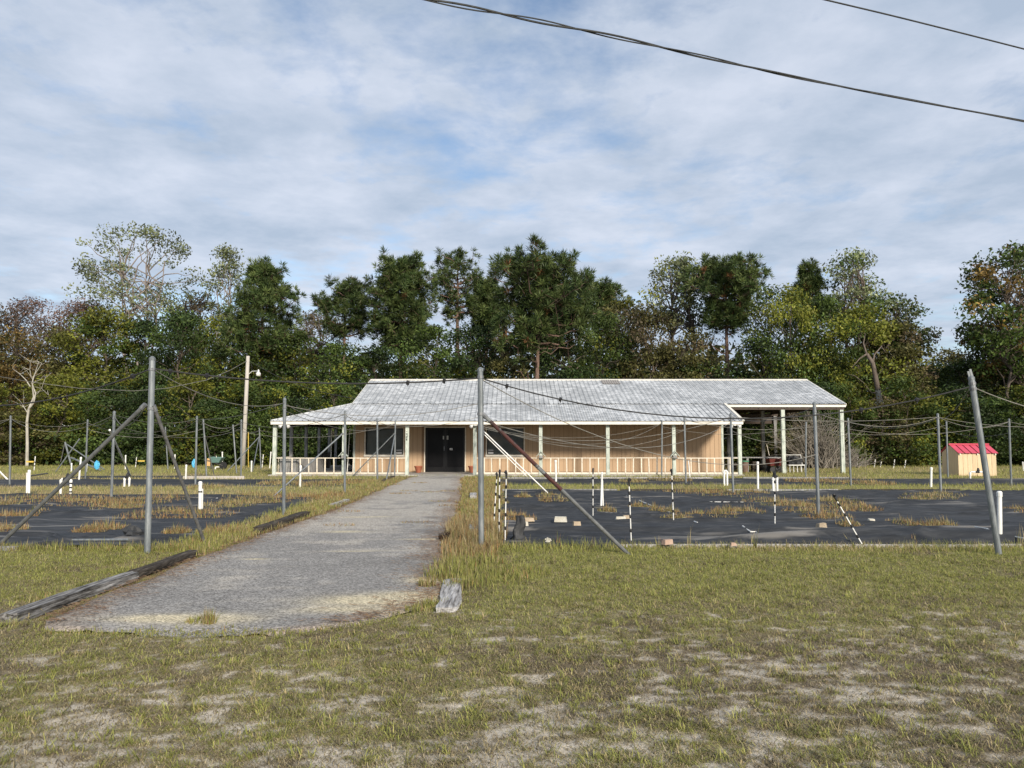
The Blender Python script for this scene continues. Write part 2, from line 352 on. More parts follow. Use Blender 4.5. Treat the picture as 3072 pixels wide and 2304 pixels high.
def glass_mat():
    m, nt, b = new_mat('window_glass'); L = nt.links
    tr = nd(nt, 'ShaderNodeBsdfTransparent'); tr.inputs[0].default_value = (0.78,0.80,0.80,1)
    gl = nd(nt, 'ShaderNodeBsdfGlossy'); gl.inputs['Roughness'].default_value = 0.03
    fr = nd(nt, 'ShaderNodeFresnel', IOR=1.25); ms = nd(nt, 'ShaderNodeMixShader')
    L.new(fr.outputs[0], ms.inputs[0]); L.new(tr.outputs[0], ms.inputs[1]); L.new(gl.outputs[0], ms.inputs[2])
    L.new(ms.outputs[0], nt.nodes['Material Output'].inputs[0]); return m
M['glass'] = glass_mat()
def attr_ground(name, fine, bump, bdist, pebble=0.0, rough=0.95, gain=(0.75, 1.25)):
    m, nt, b = new_mat(name); L = nt.links
    a = nd(nt, 'ShaderNodeVertexColor', layer_name='col'); g = nd(nt, 'ShaderNodeNewGeometry')
    n = nd(nt, 'ShaderNodeTexNoise', Scale=fine, Detail=6.0, Roughness=0.7); L.new(g.outputs['Position'], n.inputs['Vector'])
    mr = nd(nt, 'ShaderNodeMapRange'); L.new(n.outputs['Fac'], mr.inputs[0]); mr.inputs[1].default_value = 0.3; mr.inputs[2].default_value = 0.7
    mr.inputs[3].default_value = gain[0]; mr.inputs[4].default_value = gain[1]
    val = mr.outputs[0]; hgt = n.outputs['Fac']
    if pebble:
        vo = nd(nt, 'ShaderNodeTexVoronoi', Scale=pebble); L.new(g.outputs['Position'], vo.inputs['Vector'])
        s2 = nd(nt, 'ShaderNodeSeparateColor'); L.new(vo.outputs['Color'], s2.inputs[0])
        m2 = nd(nt, 'ShaderNodeMapRange'); L.new(s2.outputs[0], m2.inputs[0]); m2.inputs[3].default_value = 0.5; m2.inputs[4].default_value = 1.5
        mm = nd(nt, 'ShaderNodeMath', operation='MULTIPLY'); L.new(val, mm.inputs[0]); L.new(m2.outputs[0], mm.inputs[1]); val = mm.outputs[0]
        sb = nd(nt, 'ShaderNodeMath', operation='SUBTRACT'); sb.inputs[0].default_value = 1.0; L.new(vo.outputs['Distance'], sb.inputs[1]); hgt = sb.outputs[0]
    hs = nd(nt, 'ShaderNodeHueSaturation'); L.new(val, hs.inputs['Value']); L.new(a.outputs[0], hs.inputs['Color'])
    L.new(hs.outputs[0], b.inputs['Base Color']); b.inputs['Roughness'].default_value = rough; b.inputs['Specular IOR Level'].default_value = 0.2
    bp = nd(nt, 'ShaderNodeBump', Strength=bump, Distance=bdist); L.new(hgt, bp.inputs['Height']); L.new(bp.outputs[0], b.inputs['Normal'])
    return m
M['ground'] = attr_ground('sandy_soil_and_thatch', 45, 0.7, 0.02)
M['gravel'] = attr_ground('worn_gravel_asphalt', 6, 0.8, 0.012, pebble=62, gain=(0.85, 1.15))
def fabric_mat():
    m, nt, b = new_mat('black_weed_fabric'); L = nt.links
    a = nd(nt, 'ShaderNodeVertexColor', layer_name='col'); g = nd(nt, 'ShaderNodeNewGeometry')
    mp = nd(nt, 'ShaderNodeMapping'); mp.inputs['Scale'].default_value = (0.9, 5.0, 1.0); L.new(g.outputs['Position'], mp.inputs[0])
    n = nd(nt, 'ShaderNodeTexNoise', Scale=1.6, Detail=7.0, Roughness=0.68); L.new(mp.outputs[0], n.inputs['Vector'])
    col = ramp(nt, n.outputs['Fac'], [(0.30, (0.016,0.017,0.019)), (0.50, (0.027,0.029,0.032)), (0.62, (0.045,0.047,0.050)), (0.74, (0.08,0.08,0.08)), (0.82, (0.22,0.205,0.18))])
    ad = nd(nt, 'ShaderNodeMix', data_type='RGBA', blend_type='ADD'); ad.inputs[0].default_value = 1.0
    L.new(col, ad.inputs[6]); L.new(a.outputs[0], ad.inputs[7]); L.new(ad.outputs[2], b.inputs['Base Color'])
    b.inputs['Roughness'].default_value = 0.6; b.inputs['Specular IOR Level'].default_value = 0.25
    n2 = nd(nt, 'ShaderNodeTexNoise', Scale=3.0, Detail=5.0); L.new(mp.outputs[0], n2.inputs['Vector'])
    bp = nd(nt, 'ShaderNodeBump', Strength=0.22, Distance=0.02); L.new(n2.outputs['Fac'], bp.inputs['Height']); L.new(bp.outputs[0], b.inputs['Normal'])
    return m
M['fabric'] = fabric_mat()

# ------------------------------------------------------------------ layout of the ground
def interp(ctrl):
    ys = [c[0] for c in ctrl]; xs = [c[1] for c in ctrl]
    return lambda Y: np.interp(Y, ys, xs)
PL = interp([(6.5,-3.7),(6.65,-3.95),(7.0,-4.18),(8,-4.22),(10,-4.25),(13,-4.25),(16.6,-4.05),(21.6,-4.15),(27,-4.25),(30,-4.36),(32.7,-4.2)])
PR = interp([(6.5,-2.0),(6.65,-1.5),(6.9,-1.2),(7.3,-0.95),(8,-0.68),(10,-0.85),(12,-1.0),(17,-1.18),(22.8,-1.5),(27,-1.8),(31.7,-2.05),(32.7,-2.05)])
BEDS = [  # x0, x1, y0, y1
    (-0.25, 23.0, 11.55, 23.3), (-24.0, -5.15, 11.25, 21.7), (-0.6, 24.0, 27.0, 30.6), (-21.0, -5.7, 26.1, 30.3), (-18.5, -12.4, 31.4, 33.3)]
def in_path(X, Y, m=0.0):
    return (Y > 6.5 - m) & (Y < 32.8) & (X > PL(Y) - m) & (X < PR(Y) + m)
def in_bed(X, Y, m=0.0):
    r = np.zeros_like(X, bool)
    for x0, x1, y0, y1 in BEDS: r |= (X > x0 - m) & (X < x1 + m) & (Y > y0 - m) & (Y < y1 + m)
    return r
def in_house(X, Y): return (X > -10.6) & (X < 10.1) & (Y > 33.35) & (Y < 46)

def sandiness(X, Y):
    """0 grass mat .. 1 bare sand; patchy, barest nearest the road side and at the far right"""
    a = fbm(X * 0.55 + 3, Y * 0.75, 11, 4); c = fbm(X * 4.5, Y * 7.0, 23, 3); e = fbm(X * 11.0, Y * 19.0, 29, 3)
    near = sstep(8.2, 4.0, Y) * 0.145 - 0.01 + sstep(3.2, 4.6, X) * sstep(7.6, 5.6, Y) * 0.08 - sstep(7.0, 9.5, Y) * 0.22
    return sstep(0.57, 0.72, 0.22 * a + 0.33 * c + 0.45 * e + near)
def brownness(X, Y):
    a = fbm(X * 0.5 - 7, Y * 0.6 + 5, 41, 4); c = fbm(X * 1.7, Y * 2.2, 47, 4)
    near = sstep(9.0, 6.0, Y) * 0.12 + np.exp(-((X - 1.9) / 1.6) ** 2 - ((Y - 5.3) / 0.8) ** 2) * 0.34
    return sstep(0.50, 0.76, 0.5 * a + 0.5 * c + near)
def ground_z(X, Y):
    z = (fbm(X * 0.9, Y * 0.9, 3, 3) - 0.5) * 0.05 + (fbm(X * 5, Y * 5, 5, 3) - 0.5) * 0.022
    flat = in_path(X, Y, 0.15) | in_bed(X, Y, 0.1) | in_house(X, Y)
    return np.where(flat, -0.035, z * sstep(60, 40, np.abs(X) + np.abs(Y)))

# ground sheet
def lines(fine, lim0, lim1):
    a = list(fine); s = fine[-1] - fine[-2]
    while a[-1] < lim1: s *= 1.35; a.append(a[-1] + s)
    b = []; s = fine[1] - fine[0]; p = fine[0]
    while p > lim0: s *= 1.35; p -= s; b.append(p)
    return np.array(b[::-1] + a)
gx = lines(np.concatenate([np.arange(-26, -9, 0.4), np.arange(-9, 9, 0.06), np.arange(9, 26, 0.4)]), -900, 900)
gy = lines(np.concatenate([np.arange(2.6, 12, 0.05), np.arange(12, 36, 0.2), np.arange(36, 60, 0.6)]), -300, 1500)
X, Y = np.meshgrid(gx, gy)
Z = ground_z(X, Y)
s_, b_ = sandiness(X, Y), brownness(X, Y)
sand = np.array([0.50, 0.45, 0.37]); soil = np.array([0.165, 0.13, 0.09]); mat_g = np.array([0.25, 0.225, 0.105])
f = fbm(X * 9, Y * 14, 61, 3)[..., None]
C = mat_g * (0.7 + 0.6 * f) * (1 - b_[..., None]) + soil * (0.7 + 0.6 * f) * b_[..., None]
C = C * (1 - s_[..., None]) + sand * (0.8 + 0.4 * f) * s_[..., None]
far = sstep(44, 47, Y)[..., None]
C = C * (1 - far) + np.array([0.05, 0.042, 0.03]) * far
verge = (in_path(X, Y, 0.9) & (Y > 9.5))[..., None]
C = np.where(verge, np.array([0.22, 0.165, 0.10]) * (0.7 + 0.6 * f), C)
def grid_mb(X, Y, Z, C):
    ny, nx = X.shape; mb = MB()
    i = np.arange(ny * nx).reshape(ny, nx)
    q = np.stack([i[:-1,:-1], i[:-1,1:], i[1:,1:], i[1:,:-1]], -1).reshape(-1, 4)
    mb.v.append(np.stack([X, Y, Z], -1).reshape(-1, 3)); mb.f.append(q); mb.c.append(C.reshape(-1, 3)); mb.n = ny * nx
    return mb
kind(grid_mb(X, Y, Z, C).build('ground', M['ground'], smooth=True), 'structure')

# path
ys = np.concatenate([np.arange(6.5, 12, 0.06), np.arange(12, 32.75, 0.14)])
tt = np.linspace(0, 1, 56)
Yp = np.repeat(ys[:, None], len(tt), 1)
wob = 0.10
xl = PL(ys) + (fbm(ys * 1.3, ys * 0, 71, 3) - 0.5) * wob * 2; xr = PR(ys) + (fbm(ys * 1.3, ys * 0 + 9, 73, 3) - 0.5) * wob * 2
Xp = xl[:, None] + (xr - xl)[:, None] * tt[None, :]
Yp = Yp + np.clip(1 - (Yp - 6.5) / 0.35, 0, 1) * (fbm(Xp * 2.2, Yp * 0, 75, 4) - 0.5) * 0.42
edge = np.minimum(tt, 1 - tt)[None, :] * (xr - xl)[:, None]
Zp = 0.016 + (fbm(Xp * 1.2, Yp * 1.2, 77, 3) - 0.5) * 0.02 - 0.03 * sstep(0.12, 0.0, edge) - 0.03 * sstep(0.2, 0.0, Yp - 6.45)
n_lo = fbm(Xp * 0.7, Yp * 0.9, 81, 4); n_mid = fbm(Xp * 2.5, Yp * 3.5, 83, 4)
grey = np.array([0.262, 0.252, 0.238]); pale = np.array([0.40, 0.37, 0.325]); sandc = np.array([0.56, 0.49, 0.34]); leafy = np.array([0.27, 0.205, 0.15])
Cp = grey * (0.78 + 0.45 * n_lo)[..., None]
k = sstep(0.52, 0.75, 0.5 * n_lo + 0.5 * n_mid + 0.22 * sstep(10, 17, Yp))[..., None]; Cp = Cp * (1 - k) + pale * k
k = sstep(0.55, 0.0, edge + (n_mid - 0.5) * 0.6)[..., None] * 0.5; Cp = Cp * (1 - k) + leafy * k
for sx, sy, rx, ry, st in [(-3.0,6.95,0.55,0.14,1.0),(-2.7,6.9,0.4,0.2,.7),(-1.35,7.65,0.55,0.25,1.0),(-0.95,7.95,0.4,0.2,1.0),(-1.5,7.25,0.5,.14,.6),(-0.95,8.8,0.22,0.2,.9),(-3.4,10.3,0.15,0.05,1.0),(-1.35,12.3,0.35,0.07,1.0),(-2.9,13.3,0.35,0.12,.9),(-3.0,15.8,0.5,0.1,.9),(-2.2,11.0,0.4,0.05,.5)]:
    k = np.exp(-(((Xp - sx) / rx) ** 2 + ((Yp - sy) / ry) ** 2)) * st * (0.5 + 0.9 * n_mid)
    k = np.clip(k * 1.5, 0, 1)[..., None] * 0.95; Cp = Cp * (1 - k) + sandc * k
kind(grid_mb(Xp, Yp, Zp, Cp).build('path', M['gravel'], smooth=True), 'structure')

# weed-barrier fabric beds
def bed(i, label, amp, fold_seed, dx, dy, front_drape=0.0):
    x0, x1, y0, y1 = BEDS[i]
    xs = np.arange(x0, x1 + dx, dx); yv = np.arange(y0, y1 + dy, dy)
    X, Y = np.meshgrid(xs, yv)
    warp = (fbm(X * 0.35, Y * 0.5, fold_seed, 3) - 0.5) * 1.6
    r1 = 1 - np.abs(2 * fbm(X * 0.16 + warp, (Y + warp * 0.5) * 1.15, fold_seed + 3, 3) - 1)
    r2 = 1 - np.abs(2 * vnoise(X * 0.28 + warp * 0.6, (Y + warp * 0.35) * 2.6, fold_seed + 9) - 1)
    Z = 0.02 + amp * (np.power(np.clip(r1, 0, 1), 10) * 0.75 + np.power(r2, 5) * 0.42)
    if front_drape:
        d = Y - y0
        k = np.exp(-((d - 0.35 - 0.25 * vnoise(X * 0.8, X * 0, 5)) / 0.22) ** 2) * sstep(1.5, 7.0, X + 2 * vnoise(X * 0.6, X * 0, 15)) \
            + 0.6 * np.exp(-((d - 1.35 - 0.3 * vnoise(X * 0.5, X * 0, 25)) / 0.14) ** 2)
        Z += front_drape * k
    e = np.minimum(np.minimum(X - x0, x1 - X), np.minimum(Y - y0, y1 - Y))
    Z -= 0.05 * sstep(0.12, 0.0, e)
    Xw = X + (fbm(X * 1.1, Y * 1.1, fold_seed + 20, 3) - 0.5) * 0.25 * sstep(0.6, 0, e)
    Yw = Y + (fbm(X * 1.1, Y * 0.3, fold_seed + 22, 3) - 0.5) * 0.22 * sstep(0.6, 0, e)
    lo = fbm(X * 0.5, Y * 1.6, fold_seed + 31, 4); hi = fbm(X * 1.0, Y * 9, fold_seed + 37, 4)
    st = sstep(0.61, 0.74, 0.30 * lo + 0.70 * hi)
    dust = sstep(0.4, 0.7, fbm(X * 0.25, Y * 0.5, fold_seed + 43, 3)) * 0.006
    C = st[..., None] * np.array([0.13, 0.12, 0.105]) + dust[..., None]
    o = grid_mb(Xw, Yw, Z, C).build('weed_fabric', M['fabric'], smooth=True, origin=(0.5*(x0+x1), y0, 0))
    tag(o, label, 'ground cloth', 'black weed fabric beds')
    return o
bed(0, 'wide wrinkled black weed fabric over the front bed right of the path', 0.085, 101, 0.09, 0.045, 0.17)
bed(1, 'wrinkled black weed fabric over the front bed left of the path', 0.085, 131, 0.09, 0.045)
bed(2, 'narrow strip of black weed fabric nearest the porch, right of the path', 0.04, 151, 0.16, 0.08)
bed(3, 'narrow strip of black weed fabric beyond the front left bed', 0.04, 171, 0.16, 0.08)
bed(4, 'short farthest patch of black weed fabric at the far left', 0.03, 181, 0.16, 0.08)

# ------------------------------------------------------------------ the long low building
YE, YW, YP = 33.15, 36.0, 33.5             # front eave, front wall, porch posts
YR, YB = 40.6, 45.2                        # ridge, rear wall
ZE = P(1536, 1263, YE).z; ZK = P(1536, 1211, YW).z; ZR = P(1536, 1139, YR).z
XPL, XWL, XWR, XPR, XCR = -10.43, -7.42, 9.88, 9.98, 15.62
XR_L, XR_R = -7.50, 15.66                  # main roof ends
SLAB = 0.06
def pX(u, Y): return (u - CX) / F * Y / 1.0 * (1 / (CP)) if False else P(u, 1317, Y).x
bld = thing('long_building', 'long low tan building with grey metal roof, wraparound porch and open carport end', 'building', (0, YP, 0))
UNIT = None
def unit_box():
    global UNIT
    if UNIT is None:
        mb = MB(); mb.box((-0.5, -0.5, 0), (0.5, 0.5, 1)); UNIT = {}
        UNIT['mb'] = mb
    return UNIT['mb']
_ub = {}
def ubox(mat):
    if mat not in _ub:
        me = unit_box().mesh('piece'); me.materials.append(M[mat]); _ub[mat] = me
    return _ub[mat]
def piece(name, mat, parent, lo, hi):
    """a box-shaped piece, sharing one unit mesh per material; lo/hi are world coordinates"""
    o = link(name, ubox(mat), parent)
    w = wloc(parent) if parent else Vector((0,0,0))
    o.location = Vector(((lo[0]+hi[0])/2, (lo[1]+hi[1])/2, lo[2])) - w
    o.scale = (hi[0]-lo[0], hi[1]-lo[1], hi[2]-lo[2]); return o

# slab, walls
mb = MB(); mb.box((-10.55, 33.36, -0.05), (10.06, 45.3, SLAB)); mb.build('porch_slab', M['concrete'], bld)
mb = MB(); mb.add([(-4.02,32.55,0.012),(-2.02,32.55,0.012),(-2.12,33.352,0.056),(-3.98,33.352,0.056),(-4.02,32.55,-0.05),(-2.02,32.55,-0.05),(-2.12,33.352,-0.05),(-3.98,33.352,-0.05)],
       [np.array([[0,1,2,3],[0,4,5,1],[1,5,6,2],[2,6,7,3],[3,7,4,0]])]); mb.build('door_ramp', M['concrete'], bld)
wall_top = ZK - 0.05
DX0, DX1 = P(1276,1317,YW).x, P(1395,1317,YW).x; DZ1 = P(1336,1283,YW).z
WIN = [(P(1097,1317,YW).x, P(1210,1317,YW).x, P(1150,1364,YW).z, P(1150,1285,YW).z),
       (P(1461,1317,YW).x, P(1571,1317,YW).x, P(1515,1364,YW).z, P(1515,1285,YW).z)]
front = MB()      # backing wall split round the openings
xs = [XWL, WIN[0][0], WIN[0][1], DX0, DX1, WIN[1][0], WIN[1][1], XWR]
for a, b, holes in [(0,1,None),(1,2,WIN[0]),(2,3,None),(3,4,'door'),(4,5,None),(5,6,WIN[1]),(6,7,None)]:
    x0, x1 = xs[a], xs[b]
    if holes is None: front.box((x0, YW, SLAB), (x1, YW+0.12, wall_top))
    elif holes == 'door': front.box((x0, YW, DZ1), (x1, YW+0.12, wall_top))
    else:
        front.box((x0, YW, SLAB), (x1, YW+0.12, holes[2])); front.box((x0, YW, holes[3]), (x1, YW+0.12, wall_top))
wall = front.build('front_wall', M['groove'], bld)
bw = 0.2075; x = XWL + 0.09
while x < XWR - 0.1:
    xa, xb = x, min(x + bw - 0.012, XWR - 0.08)
    spans = [(SLAB + 0.02, wall_top)]
    for (a, b, z0, z1) in WIN + [(DX0, DX1, 0, DZ1)]:
        if xb > a - 0.06 and xa < b + 0.06:
            ov = xb > a + 0.02 and xa < b - 0.02
            if ov:
                spans = [(SLAB + 0.02, z0 - 0.10), (z1 + 0.07, wall_top)] if z0 > 0.3 else [(z1 + 0.06, wall_top)]
    for z0, z1 in spans:
        if z1 - z0 > 0.05: piece('siding_board', 'siding', wall, (xa, YW - 0.016, z0), (xb, YW - 0.002, z1))
    x += bw
for X0 in (XWL, XWR - 0.12):
    side = MB(); side.add([(X0,YW+0.125,SLAB),(X0,YB,SLAB),(X0,YB,ZK-0.05),(X0,YR,ZR-0.06),(X0,YW+0.125,ZK-0.02),
              (X0+0.12,YW+0.125,SLAB),(X0+0.12,YB,SLAB),(X0+0.12,YB,ZK-0.05),(X0+0.12,YR,ZR-0.06),(X0+0.12,YW+0.125,ZK-0.02)],
             [np.array([[4,3,2,1,0],[5,6,7,8,9]]), np.array([[0,1,6,5],[1,2,7,6],[2,3,8,7],[3,4,9,8],[4,0,5,9]])])
    side.build('gable_wall', M['siding'], bld)
mb = MB(); mb.box((XWL+0.125, YB-0.12, SLAB), (XWR-0.125, YB, ZK-0.06)); mb.build('rear_wall', M['siding'], bld)
mb = MB(); mb.box((XWL+0.13, YW+0.6, SLAB+0.002), (XWR-0.13, YW+0.65, 2.6)); mb.build('added_dark_backing', M['dark'], bld)  # dark sheet added behind the openings so the interior reads as unlit
for X0 in (XWL - 0.012, XWR - 0.085):
    mb = MB(); mb.box((X0, YW - 0.03, SLAB), (X0 + 0.10, YW + 0.1, wall_top)); mb.build('corner_board', M['paint'], bld)
# windows
for i, (x0, x1, z0, z1) in enumerate(WIN):
    w = link('window', None, bld, (0, 0, 0)); w.empty_display_size = 0.1
    f = MB(); t = 0.055; y0, y1 = YW - 0.045, YW + 0.06
    f.box((x0-t, y0, z1), (x1+t, y1, z1+t)); f.box((x0-t, y0, z0), (x0, y1, z1)); f.box((x1, y0, z0), (x1+t, y1, z1))
    f.build('frame', M['rail'], w)
    s = MB(); s.box((x0-t-0.01, y0-0.02, z0-0.09), (x1+t+0.01, y1, z0-0.002)); s.build('sill', M['cream'], w)
    f = MB(); t2 = 0.03; ya, yb = YW - 0.005, YW + 0.05
    f.box((x0+0.002, ya, z0), (x0+t2, yb, z1-0.002)); f.box((x1-t2, ya, z0), (x1-0.002, yb, z1-0.002)); f.box((x0+t2, ya, z0), (x1-t2, yb, z0+t2)); f.box((x0+t2, ya, z1-t2), (x1-t2, yb, z1-0.002))
    f.build('sash', M['black'], w)
    mb = MB(); mb.box((x0+t2, YW+0.02, z0+t2), (x1-t2, YW+0.026, z1-t2)); mb.build('pane', M['glass'], w)
    bl = MB(); z = z0 + t2
    while z < z1 - t2 - 0.02:
        bl.add([(x0+t2,YW+0.075,z),(x1-t2,YW+0.075,z),(x1-t2,YW+0.11,z+0.036),(x0+t2,YW+0.11,z+0.036)], [np.array([[0,1,2,3]])]); z += 0.034
    bl.build('blind', M['blind'], w)
    sg = MB()
    xa, xb = (x1-t2-0.30, x1-t2-0.03) if i == 0 else (x0+t2+0.02, x0+t2+0.27)
    sg.box((xa, YW+0.008, z0+t2+0.01), (xb, YW+0.014, z0+t2+0.20)); so = sg.build('notice', M['paper'], w)
    bd = MB(); bd.box((xa, YW+0.004, z0+t2+0.10), (xb, YW+0.0075, z0+t2+0.155)); bd.build('notice_band', M['ink'], w)
# doors
dr = link('double_door', None, bld, (0, 0, 0))
f = MB(); t = 0.05
f.box((DX0-t, YW-0.04, SLAB), (DX0, YW+0.08, DZ1)); f.box((DX1, YW-0.04, SLAB), (DX1+t, YW+0.08, DZ1)); f.box((DX0-t, YW-0.04, DZ1), (DX1+t, YW+0.08, DZ1+t))
f.build('door_frame', M['rail'], dr)
xm = (DX0 + DX1) / 2
for a, b in ((DX0+0.004, xm-0.003), (xm+0.003, DX1-0.004)):
    l = MB(); s_w = 0.09; y0, y1 = YW+0.03, YW+0.075
    l.box((a,y0,SLAB+0.01),(a+s_w,y1,DZ1-0.005)); l.box((b-s_w,y0,SLAB+0.01),(b,y1,DZ1-0.005)); l.box((a+s_w,y0,DZ1-0.1),(b-s_w,y1,DZ1-0.005)); l.box((a+s_w,y0,SLAB+0.01),(b-s_w,y1,SLAB+0.22))
    l.build('door_leaf', M['darkdoor'], dr)
    l = MB(); l.box((a+s_w,y0+0.015,SLAB+0.22),(b-s_w,y0+0.022,DZ1-0.1)); l.build('door_pane', M['doorpane'], dr)
mb = MB(); mb.box((xm-0.06, YW+0.012, 1.05), (xm-0.03, YW+0.028, 1.25)); mb.build('handle', M['band'], dr)
a = P(1349, 1350.5, YW); b = P(1357.5, 1344.5, YW)
mb = MB(); mb.box((a.x, YW+0.02, a.z), (b.x, YW+0.028, b.z)); sg = mb.build('door_sign', M['paper'], dr)
mb = MB(); q = P(1351, 1348.2, YW); q2 = P(1356, 1346.6, YW); mb.box((q.x, YW+0.015, q.z), (q2.x, YW+0.0195, q2.z)); mb.build('sign_lettering', M['ink'], sg)
for u0, u1, v0, v1 in ((1328.5,1332,1308,1318),(1340,1345,1307,1319)):
    a = P(u0, v1, YW); b = P(u1, v0, YW); mb = MB(); mb.box((a.x, YW+0.024, a.z), (b.x, YW+0.029, b.z)); mb.build('door_notice', M['blind'], dr)

# roof: separate ribbed metal sheets on rafters
roof = link('roof', None, bld, (0, 0, 0))
def sheet_profile(w, pitch=0.225, rib=0.026, h=0.02):
    pr = [(0.0, 0.0)]
    n = int(round(w / pitch))
    for k in range(n):
        c = (k + 0.5) * w / n
        pr += [(c - rib, 0), (c - rib*0.5, h), (c + rib*0.5, h), (c + rib, 0)]
    pr.append((w, 0.0)); return pr
def roof_run(x0, x1, ya, za, yb, zb, ytop=None, n=None, mat='roof'):
    """sheets side by side from x0 to x1, each running up the slope from (ya,za) to (yb,zb)"""
    n = n or max(1, int(round((x1 - x0) / 0.9))); w = (x1 - x0) / n
    ny, nz = -(zb - za), (yb - ya); L = math.hypot(ny, nz); ny, nz = ny / L, nz / L
    if nz < 0: ny, nz = -ny, -nz
    shared = None
    for k in range(n):
        X0 = x0 + k * w; lap = 0.004 * (k % 2)
        if ytop is None and shared is not None:
            o = link('roof_sheet', shared, roof, (X0, -YP, lap)); continue
        v0, v1 = [], []
        for px_, h in sheet_profile(w):
            xx = X0 + px_
            e = yb if ytop is None else ytop(xx)
            e = max(min(e, yb), ya + 0.01) if yb > ya else e
            zz = za + (zb - za) * (e - ya) / (yb - ya)
            xl_ = px_ 
            v0.append((xl_, ya + ny * h, za + nz * h)); v1.append((xl_, e + ny * h, zz + nz * h))
        m = len(v0); mb = MB(); i = np.arange(m - 1)
        mb.add(v0 + v1, [np.stack([i, i+1, m+i+1, m+i], 1)])
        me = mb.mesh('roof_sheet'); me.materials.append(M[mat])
        if ytop is None: shared = me
        link('roof_sheet', me, roof, (X0, -YP, lap))
LAP = 0.06
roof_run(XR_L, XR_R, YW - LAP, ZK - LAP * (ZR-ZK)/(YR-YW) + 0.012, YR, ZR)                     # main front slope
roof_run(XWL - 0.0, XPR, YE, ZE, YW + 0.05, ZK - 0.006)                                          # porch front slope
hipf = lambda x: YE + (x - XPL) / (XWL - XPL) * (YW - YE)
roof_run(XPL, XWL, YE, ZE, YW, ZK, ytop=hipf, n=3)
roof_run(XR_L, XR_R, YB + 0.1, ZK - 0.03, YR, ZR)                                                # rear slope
# lean-to over the left porch (falls to the left)
mb = MB(); n = 60; v0, v1 = [], []
yy = np.linspace(YE, YB, n)
for j, y in enumerate(yy):
    h = 0.02 if j % 4 == 1 else 0.0
    t = min(1.0, (y - YE) / (YW - YE)); v0.append((XPL, y, ZE + h)); v1.append((XPL + (XWL - XPL) * max(t, 0.003), y, ZE + (ZK - ZE) * max(t, 0.003) + h))
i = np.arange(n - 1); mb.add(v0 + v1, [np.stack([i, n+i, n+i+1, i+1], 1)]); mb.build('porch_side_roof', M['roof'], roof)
mb = MB(); mb.tube([(XPL, YE, ZE+0.02), (XWL, YW, ZK+0.02)], 0.035, 6); mb.build('hip_cap', M['roof'], roof)
mb = MB(); mb.bar((XR_L, YR-0.09, ZR-0.012), (XR_R, YR-0.09, ZR-0.012), 0.2, 0.03, up=(0,-0.31,0.95)); mb.bar((XR_L, YR+0.09, ZR-0.012), (XR_R, YR+0.09, ZR-0.012), 0.2, 0.03, up=(0,0.31,0.95)); mb.build('ridge_cap', M['cream'], roof)
# skylight sheet near the ridge
sx0, sx1 = P(1803,1142,YR-0.3).x, P(1856,1142,YR-0.3).x
pr = sheet_profile(sx1 - sx0, 0.11); ya, yb = YR - 1.02, YR - 0.22
sl = (ZR - ZK) / (YR - YW); mb = MB()
v0 = [(sx0+p, ya-0.3*h, ZK+sl*(ya-YW)+0.03+h) for p, h in pr]; v1 = [(sx0+p, yb, ZK+sl*(yb-YW)+0.03+h) for p, h in pr]
m = len(v0); i = np.arange(m-1); mb.add(v0+v1, [np.stack([i,i+1,m+i+1,m+i],1)]); mb.build('skylight_sheet', M['sky_panel'], roof)
# fascias and rake boards
def fasc(a, b, w=0.035, h=0.125, mat='cream'):
    mb = MB(); mb.bar(a, b, w, h); mb.build('fascia', M[mat], roof)
fasc((XPL, YE+0.03, ZE-0.085), (XPR, YE+0.03, ZE-0.085)); fasc((XPL-0.012, YE+0.05, ZE-0.035), (XPL-0.012, YB, ZE-0.035), 0.03, 0.05)
fasc((XPL+0.01, YE+0.06, ZE-0.085), (XPL+0.01, YB, ZE-0.085))
fasc((XPR+0.01, YW-0.03, ZK-0.105), (XR_R, YW-0.03, ZK-0.105), 0.035, 0.11)
def rake(x, ya, za, yb, zb, h=0.13):
    mb = MB(); mb.bar((x, ya, za-h/2-0.005), (x, yb, zb-h/2-0.005), 0.03, h); mb.build('rake_board', M['cream'], roof)
rake(XR_R+0.02, YW-LAP, ZK, YR, ZR, 0.10); rake(XR_L-0.02, YW, ZK, YR, ZR, 0.10); rake(XR_R+0.02, YR, ZR, YB+0.1, ZK-0.03, 0.10); rake(XR_L-0.02, YR, ZR, YB+0.1, ZK-0.03, 0.10)
mb = MB(); mb.bar((XPR+0.02, YE, ZE+0.015), (XPR+0.02, YW, ZK+0.015), 0.12, 0.035); mb.build('rake_board', M['cream'], roof)
rake(XPR+0.02, YE+0.06, ZE, YW, ZK, 0.12)
# rafters, beams and ceilings under the sheets
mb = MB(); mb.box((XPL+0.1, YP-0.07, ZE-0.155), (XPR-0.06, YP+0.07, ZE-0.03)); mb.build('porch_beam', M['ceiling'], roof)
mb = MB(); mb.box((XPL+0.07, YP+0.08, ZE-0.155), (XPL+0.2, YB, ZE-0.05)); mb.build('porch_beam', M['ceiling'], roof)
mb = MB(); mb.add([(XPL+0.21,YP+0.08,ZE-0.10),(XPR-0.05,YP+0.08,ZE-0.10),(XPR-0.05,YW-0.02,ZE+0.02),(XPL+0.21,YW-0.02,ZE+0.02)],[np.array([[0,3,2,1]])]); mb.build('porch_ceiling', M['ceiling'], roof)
mb = MB(); mb.add([(XPL+0.21,YW,ZE-0.02),(XWL-0.02,YW,ZK-0.3),(XWL-0.02,YB,ZK-0.3),(XPL+0.21,YB,ZE-0.02)],[np.array([[0,3,2,1]])]); mb.build('porch_ceiling', M['ceiling'], roof)
